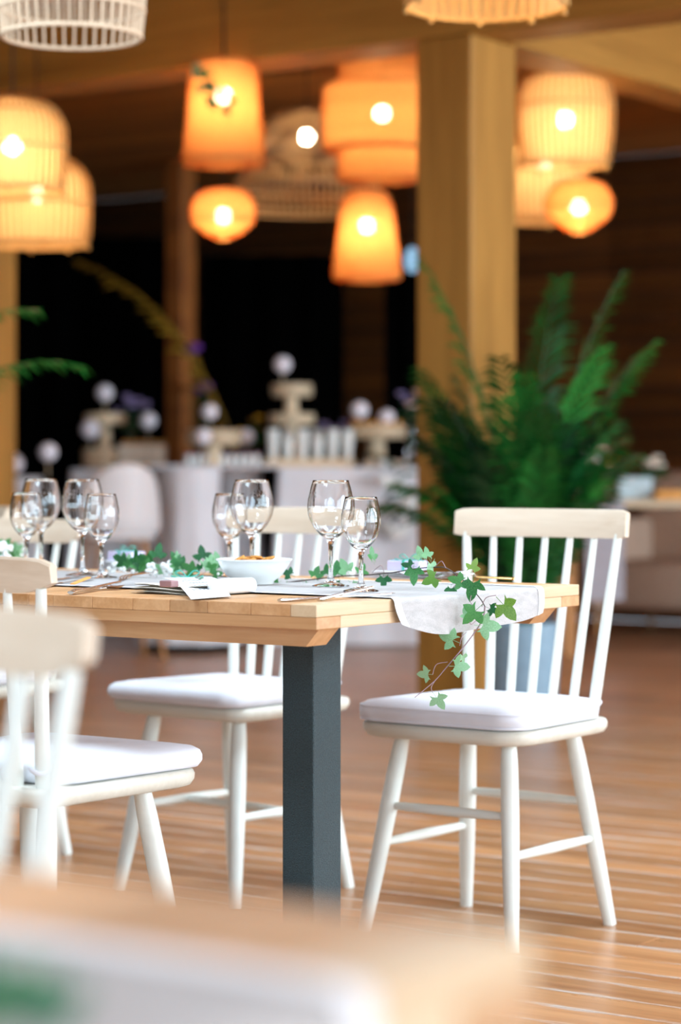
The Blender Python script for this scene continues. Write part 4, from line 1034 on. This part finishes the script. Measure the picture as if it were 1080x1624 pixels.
for (px, py, lab) in ((305, 555, 'purple bloom glowing in the dark above the left stand'), (322, 617, 'purple bloom in the dark above the middle slab')):
    base = at(px, py+20, 15.8); base.z = 0
    t = thing('tall_flower', lab, 'flowers', base); h = at(px, py, 15.8).z
    MB().tube([(0, 0, 0), (0.01, 0, h*0.5), (0, 0, h)], 0.008, 6).build('flower_stem', M['palmdark'], t)
    mb = MB()
    for j in range(12): mb.ball((0.05*math.cos(j*2.4)*math.sqrt(j/12), 0.05*math.sin(j*2.4)*math.sqrt(j/12), h+0.01*(j % 3)), 0.025, 6)
    mb.build('flower_head', M['purple'], t, 60)

# white trailing greenery at the right of the dessert table
tg = thing('trailing_garland', 'white blossom garland trailing down the right of the dessert cloth', 'garland', at(640, 738, 13.35))
for k in range(24):
    p = at(625+random.uniform(-20, 28), 735+random.uniform(0, 120), 13.38+random.uniform(-.02, .02))-tg.location
    mb = MB()
    if k % 3: mb.ball(p, random.uniform(0.02, 0.04), 6).build('blossom', M['blossom'], tg, 60)
    else: frond(tg, p, random.uniform(0, 6), 0.6, 0.18, M['palmdark'], 400+k, 1, 6, 0.03, 0.06)

# bar stool with shell seat
def stool(lab, px, D, rz):
    p = at(px, HY, D); t = thing('bar_stool', lab, 'stool', (p.x, D, 0), rz, 'white shell bar stools')
    zs = 0.66
    def sh(u, v):
        a = (v-0.5)*PI*1.15; w_ = 0.235
        if u < 0.5: q = u/0.5; r = w_*q; return (r*math.sin(a*1.0)*1.0, 0.19*q*math.cos(a)*1.0-0.0, zs-0.03*(1-q*q))
        q = (u-0.5)/0.5; return (w_*math.sin(a)*(1-0.12*q*q), 0.19*math.cos(a)+0.05*q, zs+q*0.36*max(0.12, math.cos(a*0.86))**0.55)
    mb = MB().grid(sh, 16, 25)
    o = mb.build('shell', M['plastic'], t, 60); md = o.modifiers.new('thick', 'SOLIDIFY'); md.thickness = 0.012
    lofted(MB(), roundrect(0.44, 0.40, 0.36, 0.12, 6), [(0.03, zs-0.04, 0), (0.0, zs-0.025, 0), (0.01, zs-0.005, 0)]).build('seat_pan', M['plastic'], t, 60)
    for sx in (-1, 1):
        for sy in (-1, 1): MB().tube([(sx*0.12, sy*0.11, zs-0.03), (sx*0.21, sy*0.2, 0)], [0.018, 0.012], 10).build('leg', M['leg'], t, 60)
    for sy in (-1, 1): MB().tube([(-0.175, sy*0.165, 0.25), (0.175, sy*0.165, 0.25)], 0.009, 8).build('foot_rest', M['leg'], t, 60)
    return t
stool('white shell bar stool with wooden legs behind the left glasses', 183, 12.6, PI+0.35)

# ------------------------------------------------------------------ right-hand background: sofa, side table
p = at(1070, HY, 14.5)
so = thing('sofa', 'beige sofa against the wall at the right edge', 'sofa', (p.x, 14.5, 0), TH)
MB().box(-0.36, 0.9, -0.4, 0.4, 0.16, 0.45, 0.05).build('seat', M['beige'], so, 50)
MB().box(-0.36, 0.9, 0.2, 0.42, 0.4, 0.985, 0.06).build('backrest', M['beige'], so, 50)
MB().box(-0.42, -0.26, -0.42, 0.42, 0.14, 0.70, 0.05).build('armrest', M['beige'], so, 50)
for sx in (-0.34, 0.8):
    for sy in (-0.34, 0.34): MB().tube([(sx, sy, 0.16), (sx, sy, 0)], [0.02, 0.015], 8).build('leg', M['leg'], so, 50)
p = at(985, HY, 13.0)
bt = thing('buffet_table', 'wooden buffet table with a grey cloth end at the right behind the palm', 'table', (p.x, 13.0, 0))
MB().box(-0.36, 0.5, -0.3, 0.3, 0.79, 0.83, 0.006).build('table_top', M['slab'], bt)
MB().box(-0.22, -0.02, -0.31, -0.30, 0.30, 0.83).build('cloth_drop', M['greycloth'], bt)
for sx in (-0.30, 0.45):
    for sy in (-0.26, 0.26): MB().box(sx-0.03, sx+0.03, sy-0.03, sy+0.03, 0, 0.79, 0.004).build('leg', M['leg'], bt)
tag(MB().box(-0.09, 0.09, -0.06, 0.06, 0, 0.12, 0.01).build('gift_box', M['paleblue'], None, loc=(at(1006, HY, 12.95).x, 12.95, 0.831)), 'pale blue box on the buffet table at the right', 'box')
flowers('flower_vase', 'pale pink flowers right of the palm', 925, 791.6, 12.9, 0.12, [M['rosy'], M['rosy'], M['blossom']], 14, 41, True, 0.1)
flowers('flower_vase', 'yellow flowers behind the pale blue box', 966, 790.8, 13.15, 0.05, [M['yellow']], 6, 42, True, 0.16)
flowers('flower_vase', 'rosy flowers standing right of the pale blue box', 1036, 790.8, 13.15, 0.05, [M['rosy'], M['cake']], 6, 43, True, 0.15)
tag(MB().box(-0.08, 0.08, -0.05, 0.05, 0, 0.05, 0.008).build('bread_loaf', M['pastry'], None, 60, (at(1062, HY, 12.85).x, 12.85, 0.831)), 'golden loaf at the right end of the buffet table', 'bread')

sg = thing('leaf_sprig', 'dark leaf sprig caught on the shoulder of the tall woven lamp', 'leaves', at(318, 118, 10.0))
MB().tube(smoothpath([(-0.02, 0.0, 0.06), (0.0, -0.02, 0.0), (0.05, -0.03, -0.06), (0.10, -0.03, -0.14)], 5), 0.003, 6).build('stem', M['vine'], sg, 60)
for k in range(12):
    q = k/11
    o = link('leaf', IVY['g'][k % 3], sg, (-0.03+0.12*q+0.02*math.sin(k*2), -0.02, 0.05-0.18*q), (0, math.radians(150+60*math.sin(k*1.7)), 0.4*math.cos(k)), (0.055, 0.055, 0.055))
